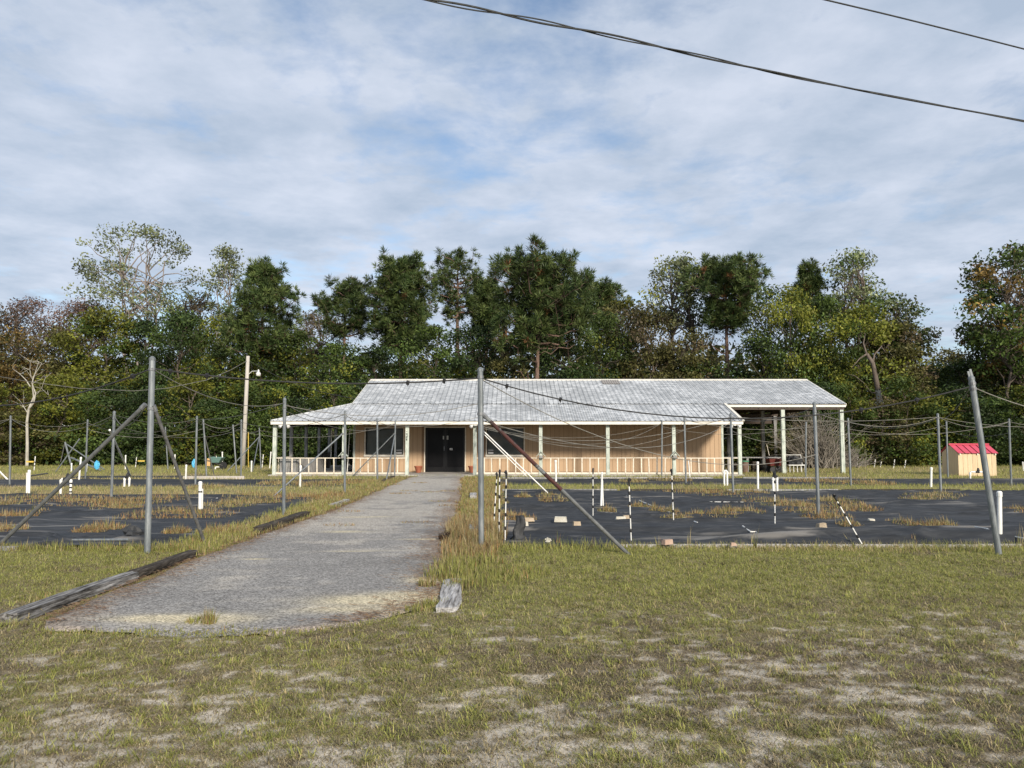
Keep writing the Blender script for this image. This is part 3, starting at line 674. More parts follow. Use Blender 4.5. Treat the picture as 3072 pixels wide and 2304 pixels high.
for (ya, za, yb, zb) in ((YW+0.02, ZK-0.02, YR, ZR-0.02), (YR, ZR-0.02, YB, ZK-0.05)):
    mb = MB(); mb.add([(XWR+0.01,ya,za),(XCR,ya,za),(XCR,yb,zb),(XWR+0.01,yb,zb)], [np.array([[0,1,2,3]])]); mb.build('added_dark_deck', M['ceiling'], roof)  # deck added under the sheets to make the carport underside look shaded
x = XWR + 0.5
while x < XCR:
    mb = MB(); mb.bar((x, YW, ZK-0.10), (x, YR, ZR-0.10), 0.045, 0.14); mb.bar((x, YR, ZR-0.10), (x, YB, ZK-0.13), 0.045, 0.14); mb.bar((x, YW, ZK-0.16), (x, YB, ZK-0.16), 0.04, 0.12); mb.build('truss', M['ceiling'], roof); x += 1.22
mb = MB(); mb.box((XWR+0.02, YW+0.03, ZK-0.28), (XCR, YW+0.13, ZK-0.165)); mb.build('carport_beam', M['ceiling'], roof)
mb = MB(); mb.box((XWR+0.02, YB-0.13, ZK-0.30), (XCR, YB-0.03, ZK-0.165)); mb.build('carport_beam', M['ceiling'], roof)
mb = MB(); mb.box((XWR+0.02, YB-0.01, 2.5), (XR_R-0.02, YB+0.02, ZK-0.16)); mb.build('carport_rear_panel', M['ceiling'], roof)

# posts
def post(x, y, z1, w=0.15, mat='paint', z0=None):
    mb = MB(); z0 = (SLAB if z0 is None else z0)
    mb.box((x-w/2, y-w/2, z0), (x+w/2, y+w/2, z1)); return mb.build('post', M[mat], bld, origin=(x, y, z0), loc=Vector((x, y, z0)) - Vector(bld.location))
PXS = [P(u, 1317, YP).x for u in (825, 1033, 1222, 1425, 1622, 1823, 2021, 2218)]
posts = [post(x, YP + 0.0, ZE - 0.16) for x in PXS]
for y in (36.0, 38.6, 41.2, 43.5, 45.1): post(PXS[0], y, ZE - 0.16, 0.14, 'greywood')
for x, y, z in ((P(2351,1317,YW).x, YW+0.08, ZK-0.285), (P(2528,1317,YW).x, YW+0.08, ZK-0.285), (13.25, 40.6, ZR-0.2), (15.45, YB-0.08, ZK-0.305), (12.7, YB-0.08, ZK-0.305)):
    post(x, y, z, 0.165, 'paint' if y < 37 else 'greywood', -0.05)
# house number on the post left of the doors: dark 4 2 6 with a dash above
n_rows = {'4': ['101','101','111','001','001'], '2': ['111','001','111','100','111'], '6': ['111','100','111','101','111'], '-': ['000','000','111','000','000']}
np_ = MB(); zt = P(1223, 1291, YP).z; xc = PXS[2] - 0.02
for ch in '-426':
    for r, row in enumerate(n_rows[ch]):
        for c, bit in enumerate(row):
            if bit == '1': np_.box((xc-0.027+c*0.018, YP-0.080, zt-0.10+(4-r)*0.018), (xc-0.0085+c*0.018, YP-0.0765, zt-0.0815+(4-r)*0.018))
    zt -= 0.115
np_.build('house_number', M['ink'], bld)
# rails between the posts, except in front of the doors
ZRAIL = P(1536, 1374, YP).z
def railing(x0, x1, y0=YP, y1=None):
    r = link('railing', None, bld, (0,0,0)); y1 = y1 if y1 is not None else y0
    a, b = Vector((x0, y0, 0)), Vector((x1, y1, 0)); L = (b - a).length; d = (b - a) / L
    nrm = Vector((-d.y, d.x, 0))
    mb = MB(); z = Vector((0,0,1)); sag = random.uniform(-0.012, 0.012)
    mb.bar(a + z*ZRAIL, (a+b)/2 + z*(ZRAIL+sag), 0.095, 0.036); mb.bar((a+b)/2 + z*(ZRAIL+sag), b + z*ZRAIL, 0.095, 0.036); mb.build('top_rail', M['rail'], r)
    mb = MB(); mb.bar(a + z*(SLAB+0.055), b + z*(SLAB+0.055), 0.045, 0.085); mb.build('bottom_rail', M['rail'], r)
    n = max(2, int(round(L / 0.345)))
    for k in range(1, n):
        p = a + d * (L * k / n + random.uniform(-0.02, 0.02)); tl = random.uniform(-0.018, 0.018)
        mb = MB(); mb.bar(p - nrm*0.035 + z*(SLAB+0.05), p + d*tl - nrm*0.035 + z*(ZRAIL-0.02), 0.05, 0.022, up=(d.y, -d.x, 0)); mb.build('baluster', M['rail'], r)
for k in range(7):
    if k != 2: railing(PXS[k] + 0.075, PXS[k+1] - 0.075)
railing(PXS[0], PXS[0], YP + 0.1, 35.9)
# twin floodlights under the eave
def flood(x):
    fl = link('floodlight', None, bld, (0,0,0)); mb = MB(); mb.box((x-0.05, YE+0.052, ZE-0.20), (x+0.05, YE+0.10, ZE-0.14)); mb.build('junction_box', M['lampwhite'], fl)
    for s in (-1, 1):
        mb = MB(); prof = [(0.02,0),(0.035,0.03),(0.045,0.07),(0.075,0.14),(0.078,0.16),(0.03,0.165)]
        mb.lathe(prof, n=12); V = np.concatenate(mb.v); 
        Rm = np.array(Matrix.Rotation(math.radians(118), 3, 'X')); Rz = np.array(Matrix.Rotation(math.radians(38*s), 3, 'Z'))
        mb.v = [(Rz @ (Rm @ V.T)).T + np.array([x + s*0.11, YE+0.07, ZE-0.18])]; mb.build('lamp_head', M['lampwhite'], fl, smooth=True)
        mb = MB(); mb.tube([(x+s*0.03, YE+0.07, ZE-0.17), (x+s*0.115, YE+0.07, ZE-0.18)], 0.012, 6); mb.build('lamp_arm', M['lampwhite'], fl)
for u in (852, 1426, 2207): flood(P(u, 1317, YE).x)

# ------------------------------------------------------------------ things on and under the porch
def pot(x, y, label):
    t = thing('flower_pot', label, 'pot', (x, y, SLAB), 'terracotta pots by the door')
    mb = MB(); mb.lathe([(0.10,0),(0.115,0.02),(0.165,0.24),(0.168,0.25),(0.185,0.25),(0.19,0.31),(0.172,0.312),(0.15,0.25),(0.02,0.24)], (x, y, SLAB), 20); mb.build('pot_body', M['terracotta'], t, smooth=False)
    mb = MB(); mb.lathe([(0.148,0.243),(0.08,0.252),(0.01,0.255)], (x, y, SLAB), 14); mb.build('soil', M['cone'], t)
pp = G(1256, 1421, SLAB); pot(P(1256,1317,35.3).x, 35.3, 'terracotta flower pot on the porch left of the black double doors')
pot(P(1417,1317,35.3).x, 35.3, 'terracotta flower pot right of the black doors, half behind a porch post')

def feeder(x, label):
    t = thing('bird_feeder', label, 'bird feeder', (x, YP-0.16, ZRAIL+0.02), 'gabled feeders on the porch rail')
    y0, y1 = YP-0.27, YP-0.085; z = ZRAIL + 0.02
    mb = MB(); mb.box((x-0.075, y0+0.03, z), (x+0.075, y1-0.005, z+0.10)); mb.build('feeder_box', M['greywood'], t)
    for s in (-1, 1):
        mb = MB(); mb.bar((x, (y0+y1)/2, z+0.27), (x+s*0.20, (y0+y1)/2, z+0.05), (y1-y0), 0.022, up=(s*0.7,0,0.7)); mb.build('roof_board', M['paint'], t)
    mb = MB(); mb.box((x-0.11, y0, z-0.022), (x+0.11, y1, z-0.001)); mb.build('tray', M['greywood'], t)
    mb = MB(); mb.add([(x-0.1,y0+0.035,z+0.101),(x+0.1,y0+0.035,z+0.101),(x,y0+0.035,z+0.2)],[np.array([[0,1,2]])]); mb.build('gable_front', M['paint'], t)
feeder(PXS[1], 'small white gabled bird feeder on the porch post nearest the left corner')
feeder(PXS[4], 'small white gabled bird feeder on the first post right of the doors')
feeder(PXS[6], 'small white gabled bird feeder on the post near the porch right end')

def counter(label, boards, top=None, mat='greywood', origin=None, topmat='greywood'):
    t = thing('board_counter', label, 'counter', origin)
    for (a, b, z0, z1) in boards:
        a, b = Vector(a), Vector(b); L = (b-a).length; n = max(1, int(L / 0.16)); d = (b-a)/L
        for k in range(n):
            mb = MB(); p0 = a + d*(L*k/n+0.006); p1 = a + d*(L*(k+1)/n-0.006)
            dz = random.uniform(-0.01, 0.01)
            mb.bar(p0 + Vector((0,0,(z0+z1)/2+dz)), p1 + Vector((0,0,(z0+z1)/2+dz)), 0.022, z1-z0); mb.build('board', M[mat], t)
    for lo, hi in top or []:
        mb = MB(); mb.box(lo, hi); mb.build('counter_top', M[topmat], t)
    return t
xL = PXS[0]
counter('grey board counter inside the left corner of the porch rail', [((xL+0.12,33.85,0),(xL+0.86,33.85,0),SLAB+0.01,0.72),((xL+0.88,33.86,0),(-9.05,35.2,0),SLAB+0.01,0.72),((-9.04,35.22,0),(-9.0,36.8,0),SLAB+0.01,0.74)],
        [((xL+0.1,33.78,0.735),(xL+0.95,35.0,0.765))], origin=(xL+0.5, 34.2, SLAB))
c2 = counter('tall dark board counter with a red end deep in the left porch', [((P(958,1317,41).x,41,0),(P(991,1317,41).x,41,0),SLAB+0.01,0.86)],
        [((P(955,1317,41).x,40.95,0.87),(P(994,1317,41).x,41.6,0.90))], mat='tie_dark', origin=(P(975,1317,41).x,41,SLAB), topmat='tie_dark')
mb = MB(); mb.box((P(962,1317,40.8).x,40.8,SLAB+0.03),(P(972,1317,40.8).x,40.96,0.62)); mb.build('red_end_panel', M['redpaint'], c2)
def lean_pipe(label, a, b, r=0.018, mat='pvc', nm='leaning_pipe', cat='pipe'):
    mb = MB(); mb.tube([a, b], r, 8); o = mb.build(nm, M[mat], origin=a); return tag(o, label, cat)
lean_pipe('thin white pipe standing in the left porch between the corner posts', P(993,1376,38).xyz*1, P(995,1284,38), 0.025)
lean_pipe('thin white pipe leaning beside the corner of the tan wall', Vector((P(1043,1317,36.3).x, 36.3, SLAB)), P(1050,1285,36.3), 0.02)
wt = thing('bicycle_wheel', 'black spoked wheel with a white hub leaning by the corner of the tan wall', 'wheel', (P(1048,1317,37).x, 37.0, SLAB))
c = Vector((P(1048,1317,37).x, 37.0, SLAB+0.30))
mb = MB(); mb.tube([c + Vector((0.20*math.cos(a), 0.2*math.cos(a), 0.29*math.sin(a))) for a in np.linspace(0, 2*math.pi, 25)], 0.022, 6, cap=False); mb.build('tyre', M['black'], wt)
for a in np.linspace(0, math.pi, 7)[:-1]:
    mb = MB(); mb.tube([c - Vector((0.19*math.cos(a),0.19*math.cos(a),0.28*math.sin(a))), c + Vector((0.19*math.cos(a),0.19*math.cos(a),0.28*math.sin(a)))], 0.004, 4); mb.build('spoke', M['band'], wt)
mb = MB(); mb.tube([c - Vector((0.05,-0.05,0)), c + Vector((0.05,-0.05,0))], 0.05, 10); mb.build('hub', M['pvc'], wt)

# carport clutter
YT = 37.6
x0, x1 = P(2152,1317,YT).x, P(2347,1317,YT).x; zt = P(2250,1371,YT).z
tb = thing('potting_bench', 'long grey plank bench standing under the carport beside the tan wall', 'bench', ((x0+x1)/2, YT, 0))
for k in range(4):
    mb = MB(); mb.box((x0+0.05*k, YT-0.42+0.22*k, zt-0.04), (x1-0.06*k, YT-0.42+0.22*k+0.205, zt)); mb.build('plank', M['greywood'], tb)
for fx in (0.13, 0.42, 0.71, 0.97):
    for yy in (YT-0.36, YT+0.38):
        xx = x0 + (x1-x0)*fx; mb = MB(); mb.box((xx-0.045, yy-0.045, -0.03), (xx+0.045, yy+0.045, zt-0.042)); mb.build('leg', M['greywood'], tb)
def bucket(name, label, cat, x, y, r0, r1, h, mat, rim=None, z=0.0):
    t = thing(name, label, cat, (x, y, z)); mb = MB(); mb.lathe([(r0,0),(r1,h),(r1-0.015,h),(r0-0.02,0.03)], (x,y,z), 16); mb.build('body', M[mat], t)
    if rim: mb = MB(); mb.lathe([(r1,h-0.06),(r1+0.02,h-0.05),(r1+0.02,h+0.01),(r1-0.02,h+0.012)], (x,y,z), 16); mb.build('rim', M[rim], t)
    return t
bucket('bin', 'brown bin with a green rim under the carport bench', 'bin', P(2233,1317,36.9).x, 36.9, 0.13, 0.17, 0.56, 'brownbin', 'green')
rc = thing('garden_cart', 'dark red cart with small wheels at the end of the carport bench', 'cart', (P(2330,1317,36.6).x, 36.75, 0))
cx, cy = rc.location.x, rc.location.y
mb = MB(); mb.add([(cx-0.36,cy-0.25,0.33),(cx+0.3,cy-0.25,0.33),(cx+0.3,cy+0.25,0.33),(cx-0.36,cy+0.25,0.33),(cx-0.42,cy-0.32,0.66),(cx+0.36,cy-0.32,0.66),(cx+0.36,cy+0.32,0.66),(cx-0.42,cy+0.32,0.66)],[np.array([[0,3,2,1],[0,1,5,4],[1,2,6,5],[2,3,7,6],[3,0,4,7]])]); mb.build('tray', M['redpaint'], rc)
for sx in (-0.25, 0.22):
    for sy in (-0.28, 0.28):
        mb = MB(); mb.tube([(cx+sx, cy+sy-0.03, 0.15), (cx+sx, cy+sy+0.03, 0.15)], 0.15, 14); mb.build('wheel', M['black'], rc)
mb = MB(); mb.tube([(cx-0.25,cy,0.15),(cx+0.22,cy,0.15)],0.02,6); mb.tube([(cx-0.25,cy-0.28,0.15),(cx-0.25,cy+0.28,0.15)],0.015,6); mb.tube([(cx+0.22,cy-0.28,0.15),(cx+0.22,cy+0.28,0.15)],0.015,6); mb.tube([(cx,cy,0.15),(cx,cy,0.33)],0.03,6); mb.build('axle', M['band'], rc)
def lumpy(mb, c, r, seed, n=14, m=9, amp=0.35):
    v = []
    for j in range(m+1):
        th = math.pi*j/m
        for k in range(n):
            ph = 2*math.pi*k/n; d = np.array([math.sin(th)*math.cos(ph), math.sin(th)*math.sin(ph), math.cos(th)])
            q = 1 + amp*(float(vnoise(np.array(d[0]*2.3+seed+d[2]*1.7), np.array(d[1]*2.3+7+d[2]), seed))-0.5)*2
            v.append((c[0]+r[0]*d[0]*q, c[1]+r[1]*d[1]*q, c[2]+r[2]*d[2]*q))
    k = np.arange(n); k2=(k+1)%n
    mb.add(v, [np.concatenate([np.stack([j*n+k, (j+1)*n+k, (j+1)*n+k2, j*n+k2],1) for j in range(m)])])
xb = P(2385,1317,36.9).x
wb = thing('wire_bench', 'low white metal bench frame under the carport right of the red cart', 'bench', (xb, 36.9, 0))
mb = MB(); zb = P(2385,1396,36.9).z
for s in (-0.36, -0.18, 0, 0.18, 0.36): 
    for sy in (-0.2, 0.2): mb = MB(); mb.tube([(xb+s, 36.9+sy, -0.02), (xb+s*0.98, 36.9+sy, zb)], 0.014, 6); mb.build('leg', M['pvc'], wb)
mb = MB(); mb.box((xb-0.42, 36.65, zb), (xb+0.42, 37.15, zb+0.035)); mb.build('seat', M['pvc'], wb)
mb = MB(); mb.tube([(xb+0.40,37.13,zb+0.035),(xb+0.36,37.2,zb+0.5)],0.014,6); mb.tube([(xb-0.40,37.13,zb+0.035),(xb-0.40,37.2,zb+0.5)],0.014,6); mb.tube([(xb-0.40,37.2,zb+0.49),(xb+0.36,37.2,zb+0.49)],0.014,6); mb.build('back_frame', M['pvc'], wb)
mb = MB(); lumpy(mb, (xb-0.08, 36.88, zb+0.22), (0.30,0.2,0.23), 4, amp=0.6); tag(mb.build('fabric_heap', M['fabric'], origin=(xb,36.9,zb+0.036)), 'crumpled black sheeting heaped on the white bench under the carport', 'sheeting')
for k, (u, w, h, lab) in enumerate(((2195,0.34,0.42,'dark crate under the carport bench nearest the tan wall'),(2262,0.3,0.5,'dark crate under the carport bench right of the brown bin'),(2290,0.36,0.34,'low dark crate under the middle of the carport bench'))):
    xx = P(u,1317,37.7).x; t = thing('crate', lab, 'crate', (xx, 37.7, 0), 'dark crates under the bench'); y0, y1 = 37.5, 37.88
    mb = MB(); mb.box((xx-w/2,y0,-0.01),(xx+w/2,y1,0.03)); mb.build('crate_base', M['tie_dark'], t)
    nsl = 4
    for j in range(nsl):
        z0 = 0.035 + j*(h/nsl); mb = MB(); mb.box((xx-w/2,y0,z0),(xx+w/2,y0+0.02,z0+h/nsl*0.8)); mb.box((xx-w/2,y1-0.02,z0),(xx+w/2,y1,z0+h/nsl*0.8)); mb.box((xx-w/2,y0+0.021,z0),(xx-w/2+0.02,y1-0.021,z0+h/nsl*0.8)); mb.box((xx+w/2-0.02,y0+0.021,z0),(xx+w/2,y1-0.021,z0+h/nsl*0.8)); mb.build('slat', M['tie_dark'], t)
    mb = MB()
    for sx in (-1,1):
        for sy in (y0+0.04, y1-0.04): mb.box((xx+sx*(w/2-0.04)-0.018, sy-0.018, 0.031),(xx+sx*(w/2-0.04)+0.018, sy+0.018, 0.03+h))
    mb.build('corner_post', M['tie_dark'], t)
lean_pipe('thin cream stick leaning on the plank bench under the carport', P(2308,1367,37.4), P(2300,1334,37.6), 0.012, 'rail', 'stick', 'stick')

# ------------------------------------------------------------------ pump house with red roof
YS0, YS1 = 33.3, 34.55
xs0, xs1 = P(2872,1317,YS0).x, P(2986,1317,YS0).x; ze = P(2930,1359,YS0).z; zr = P(2900,1333,(YS0+YS1)/2).z
sh = thing('pump_house', 'tiny pale tan pump house with a pinkish red metal roof', 'shed', ((xs0+xs1)/2, YS0, 0))
for x in (xs0, xs1-0.04):
    mb = MB(); mb.add([(x,YS0+0.02,-0.03),(x,YS1,-0.03),(x,YS1,ze-0.01),(x,(YS0+YS1)/2,zr-0.03),(x,YS0+0.02,ze-0.01),(x+0.04,YS0+0.02,-0.03),(x+0.04,YS1,-0.03),(x+0.04,YS1,ze-0.01),(x+0.04,(YS0+YS1)/2,zr-0.03),(x+0.04,YS0+0.02,ze-0.01)],
           [np.array([[4,3,2,1,0],[5,6,7,8,9]]), np.array([[0,1,6,5],[1,2,7,6],[2,3,8,7],[3,4,9,8],[4,0,5,9]])])
    mb.build('gable_wall', M['shedwall'], sh)
mb = MB(); mb.box((xs0+0.042,YS1-0.05,-0.03),(xs1-0.042,YS1-0.01,ze-0.02)); mb.build('rear_wall', M['shedwall'], sh)
nb = 8; wv = (xs1-xs0)/nb
mb = MB(); mb.box((xs0+0.042,YS0+0.025,-0.03),(xs1-0.042,YS0+0.05,ze-0.02)); fw = mb.build('front_wall', M['groove'], sh)
for k in range(nb):
    mb = MB(); mb.box((xs0+k*wv+0.005,YS0,-0.03),(xs0+(k+1)*wv-0.005,YS0+0.018,ze-0.025)); mb.build('wall_board', M['shedwall'], fw)
for s, (ya, yb) in ((1,(YS0-0.08,(YS0+YS1)/2)),(-1,(YS1+0.08,(YS0+YS1)/2))):
    n = 6; xa, xb2 = xs0-0.05, xs1+0.06; w = (xb2-xa)/n
    for k in range(n):
        zl = ze - 0.01; v = []
        for yy, zz in ((ya, zl), (yb, zr)):
            for px_, h in ((0,0.03),(0.02,0.03),(0.04,0),(w,0)): v.append((xa+k*w+px_, yy, zz+h))
        mb = MB(); mb.add(v, [np.array([[0,1,5,4],[1,2,6,5],[2,3,7,6]])]); mb.build('roof_sheet', M['redroof'], sh)
mb = MB(); mb.bar((xs0-0.055,(YS0+YS1)/2,zr+0.012),(xs1+0.065,(YS0+YS1)/2,zr+0.012),0.14,0.05); mb.build('ridge_cap', M['redroof'], sh)
for fx in (0.04, 0.5, 0.97):
    x = xs0+(xs1-xs0)*fx; mb = MB(); mb.box((x-0.025,YS0-0.06,ze-0.075),(x+0.025,YS0-0.001,ze-0.022)); mb.build('rafter_end', M['cream'], sh)

# ------------------------------------------------------------------ net posts (galvanised pipes), braces and wires
POLE = {}
def net_post(key, short, label, base, top, r=0.033, braces=(), collars=(), big=False):
    b = G(*base); t = P(top[0], top[1], b.y)
    o = thing('net_post', label, 'post', b, 'galvanised net posts')
    d = (t - b).normalized()
    mb = MB(); mb.tube([b - d*0.06, t], [r*1.02, r], 14 if big else 10); mb.build('shaft', M['galv'], o, smooth=False)
    mb = MB(); mb.tube([t - d*0.02, t + d*0.012, t + d*0.04], [r*1.12, r*1.12, r*0.4], 10); mb.build('cap', M['galv'], o)
    for h in (collars or (0.93,)):
        p = b + (t - b) * h
        mb = MB(); mb.tube([p - d*0.02, p + d*0.02], r*1.22, 12); mb.build('collar', M['band'], o)
    for (fu, fv, tu, tv, br, mat) in braces:
        f = G(fu, fv); q = P(tu, tv, b.y); dd = (q - f).normalized()
        cut = 0.45 if mat == 'rusty' else 0.0
        if cut: mb = MB(); mb.tube([f - dd*0.05, f.lerp(q, cut)], br*0.99, 10); mb.build('brace', M['brace'], o)
        mb = MB(); mb.tube([f.lerp(q, cut) if cut else f - dd*0.05, q], br, 10); mb.build('brace_sleeve' if cut else 'brace', M[mat], o)
        mb = MB(); mb.tube([q - dd*0.07, q + dd*0.02], br*1.25, 8); mb.build('brace_clamp', M['band'], o)
    POLE[key] = (b, t, short); return o
net_post('FL', 'braced front-left post', 'stout galvanised post with two braces at the front left of the path', (442,1658), (457,1077), 0.042, ((-14,1646,434,1216,0.029,'brace'), (615,1632,462,1220,0.026,'pipe_dark')), (0.945, 0.74), True)  # right brace takes the dark pipe colour, a silhouette put into its tone
net_post('FM', 'front middle post', 'stout galvanised post with a rust red brace right of the path', (1444,1655), (1441,1110), 0.040, ((1884,1662,1449,1243,0.028,'rusty'),), (0.96, 0.755), True)
o = net_post('FR', 'leaning front-right post', 'stout galvanised post leaning left at the right edge, its top split', (2997,1666), (2914,1135), 0.040, (), (0.97, 0.94), True)
b, t, _ = POLE['FR']; d = (t-b).normalized()
mb = MB(); mb.bar(t + Vector((-0.02,0,0)), t + d*0.10 + Vector((-0.03,0,0)), 0.03, 0.012, up=(0,1,0)); mb.bar(t + Vector((0.02,0,0)), t + d*0.13 + Vector((0.0,0,0)), 0.03, 0.012, up=(0,1,0)); mb.build('split_tongue', M['galv'], o)
net_post('L2', 'post beside the left bed', 'galvanised post at the path-side edge of the front left fabric bed', (851,1551), (854,1198), 0.034)
net_post('L3', 'braced second path-side post', 'galvanised post with one long grey brace, left of the path before the porch corner', (1034,1485), (1035,1235), 0.033, ((818,1492,1028,1301,0.022,'galv'),))
net_post('L4', 'post before the left window', 'galvanised post standing in front of the left window of the tan wall', (1132,1441), (1132,1258), 0.034)
net_post('L5', 'double-braced porch post', 'galvanised post with two pale braces just left of the house number post', (1184,1430), (1186,1263), 0.032, ((1057,1429,1184,1300,0.022,'galv'), (1158,1446,1185,1302,0.024,'galv')))
net_post('M2', 'hidden second middle post', 'galvanised post hidden behind the front middle post, at the fabric edge', (1447,1551), (1446,1190), 0.033)
net_post('M3', 'third middle post', 'galvanised post with white braces hidden behind the front middle post', (1448,1487), (1447,1235), 0.033, ((1652,1487,1449,1292,0.017,'pvc'),))
net_post('M5', 'farthest middle post', 'farthest galvanised post in line behind the front middle post, white brace', (1449,1431), (1448,1262), 0.032, ((1582,1431,1451,1302,0.019,'pvc'),))
net_post('R5a', 'post near the right porch rail', 'galvanised post right before the porch rail, left of the right feeder', (1985,1429), (1986,1263), 0.034)
net_post('R4a', 'rust-stained porch-side post', 'galvanised post with a rusty middle in front of the porch right end', (2058,1453), (2053,1250), 0.034)
net_post('R3a', 'post at the porch corner', 'galvanised post in front of the right corner of the porch roof', (2200,1488), (2192,1243), 0.034)
net_post('R5b', 'thin post under the carport edge', 'galvanised post on the grass before the carport, between its two front posts', (2417,1433), (2418,1268), 0.032)
net_post('R2a', 'tall post mid right bed', 'tall galvanised post rising from dry grass in the right bed, before the carport', (2456,1552), (2443,1211), 0.036)
net_post('R4b', 'post right of the carport', 'galvanised post on the second strip just right of the carport', (2553,1458), (2544,1257), 0.034)
net_post('R3b', 'post left of the pump house', 'galvanised post with a dark band left of the red roofed pump house', (2823,1487), (2813,1244), 0.034, (), (0.95, 0.42))
net_post('R5c', 'post touching the pump house', 'dull galvanised post standing against the left side of the pump house', (2844,1434), (2839,1267), 0.033)
net_post('R4c', 'post right of the pump house', 'galvanised post right of the pump house near the picture edge', (3034,1457), (3027,1259), 0.034)
net_post('A1', 'leftmost post', 'leftmost galvanised post, standing before the woods at the picture edge', (29,1456), (32,1250), 0.034)
net_post('A2', 'post behind the long brace', 'galvanised post crossed by the big brace, a white pipe leaning behind it', (334,1500), (343,1237), 0.036)
net_post('A3', 'post by the collapsed frame', 'galvanised post standing in the middle of the collapsed pipe frame', (256,1440), (263,1261), 0.033)
net_post('A4', 'far post behind the brace', 'thin far galvanised post just right of the stout braced front post', (504,1409), (496,1283), 0.032)
net_post('A5', 'post before the blue bag', 'galvanised post on the left, a blue bag showing behind its foot', (586,1456), (591,1251), 0.034)
net_post('A6', 'dark-braced post', 'galvanised post with one dark brace leaning right, left of the wheelbarrow', (620,1433), (610,1260), 0.034, ((644,1432,614,1306,0.022,'pipe_dark'),))
net_post('A7', 'slanting post by the pole', 'galvanised post slanting left beside the wooden utility pole', (710,1421), (699,1276), 0.034)
net_post('A8', 'post against the utility pole', 'galvanised post standing right against the wooden utility pole', (723,1433), (724,1261), 0.034)
net_post('A9', 'braced far-left porch post', 'far galvanised post with two splayed braces, left of the porch corner', (783,1409), (778,1285), 0.034, ((682,1414,776,1312,0.026,'galv'), (757,1415,777,1314,0.024,'galv')))

def sag_pts(a, b, sag, n=18):
    a, b = Vector(a), Vector(b)
    return [a.lerp(b, i/n) - Vector((0, 0, 4*sag*(i/n)*(1-i/n))) for i in range(n+1)]
def wire(label, pts, r=0.006, mat='wire', clips=0, cat='wire', nm='net_wire'):
    o = thing(nm, label, cat, pts[0]); mb = MB(); mb.tube(pts, r, 6); mb.build('strand', M[mat], o)
    for k in range(clips):
        p = pts[1 + k] if k % 2 == 0 else pts[-2 - k]; d = (pts[2] - pts[1]).normalized()
        mb = MB(); mb.tube([p - d*0.02, p + d*0.02], r*3.2, 6); mb.bar(p, p - Vector((0,0,0.05)), 0.012, 0.012, up=(1,0,0)); mb.build('clip', M['black'], o)
    return o
def span(a, b, sag, r=0.006, ha=1.0, hb=1.0, mat='wire', clips=0, word='wire'):
    pa, ta, sa = POLE[a]; pb, tb_, sb = POLE[b]
    qa = pa.lerp(ta, ha) ; qb = pb.lerp(tb_, hb)
    return wire('%s from %s to %s' % (word, sa, sb), sag_pts(qa, qb, sag), r, mat, clips)
# the two heavy front cables and those that run out of frame
span('FL', 'FM', 0.14, 0.011, 0.95, 0.955, 'wire_dark', 4, 'dark cable')
span('FM', 'FR', 0.52, 0.010, 0.955, 0.955, 'wire_dark', 4, 'dark cable')
b, t, s_n = POLE['FL']; wire('dark cable running from the braced front-left post out of frame left', sag_pts(b.lerp(t, .95), P(-330,1168,14.5), 0.42), 0.011, 'wire_dark', 2)
b, t, s_n = POLE['FR']; wire('thin wire running from the leaning front-right post out of frame right', sag_pts(b.lerp(t, .95), P(3500,1220,13.5), 0.3), 0.007)
for a, b_, sg, ha, hb in (
    ('FM','M2',.10,.95,.97),('FM','R2a',.62,.95,.55),('FM','R3a',.55,.72,.9),('FL','L2',.25,.95,.97),('L2','L3',.22,.97,.97),('L3','L4',.2,.97,.97),('L4','L5',.1,.97,.97),
    ('L2','M2',.25,.95,.95),('L3','M3',.3,.95,.95),('L2','L5',.35,.9,.95),('M2','M3',.2,.95,.95),('M3','R3a',.50,.8,.97),('M3','R4a',.66,.85,.8),('M5','R5a',.55,.9,.95),('M2','R5a',.62,.75,.97),
    ('R5a','R4a',.25,.9,.95),('R4a','R3a',.16,.97,.97),('R3a','R2a',.20,.97,.97),('R3a','R3b',.12,.97,.97),('R4a','R4b',.32,.95,.97),('R5a','R5b',.36,.9,.95),('R3a','R5b',.35,.8,.8),
    ('R2a','R3b',.28,.92,.97),('R2a','R4b',.3,.95,.8),('R4b','R3b',.26,.97,.95),('R4b','R4c',.30,.85,.97),('R5b','R5c',.4,.95,.95),('R3b','R5c',.12,.95,.9),('R3b','R4c',.25,.97,.97),('R5c','R4c',.18,.85,.8),('FR','R3b',.2,.97,.97),
    ('A1','A2',.45,.97,.97),('A1','A3',.22,.97,.97),('A2','A3',.2,.97,.97),('A2','A5',.18,.97,.97),('A3','A4',.3,.95,.95),('A4','A5',.2,.95,.95),('A5','A6',.15,.97,.97),('A6','A8',.22,.95,.95),('A5','A8',.3,.97,.97),('A6','A7',.25,.9,.95),('A7','A9',.15,.95,.95),('A8','A9',.2,.9,.95),
    ('A5','L2',.12,.97,.97),('A8','L3',.30,.97,.97),('A9','L5',.35,.95,.95),('FL','A2',.35,.8,.97),('A8','L4',.3,.8,.85),('A2','A8',.35,.85,.85),('A3','A6',.35,.85,.85)):
    span(a, b_, sg, 0.0065, ha, hb)
for key, u, v, Yq, sg in (('R4c',3330,1240,26.5,.3),('R3b',3480,1225,21.8,.4),('A1',-260,1235,26.5,.3),('A1',-300,1330,20,.2)):
    b, t, s_n = POLE[key]; wire('thin %s wire from %s out of the picture' % ('level' if sg > .25 else 'slanting', s_n), sag_pts(b.lerp(t,.97), P(u,v,Yq), sg), 0.0065)

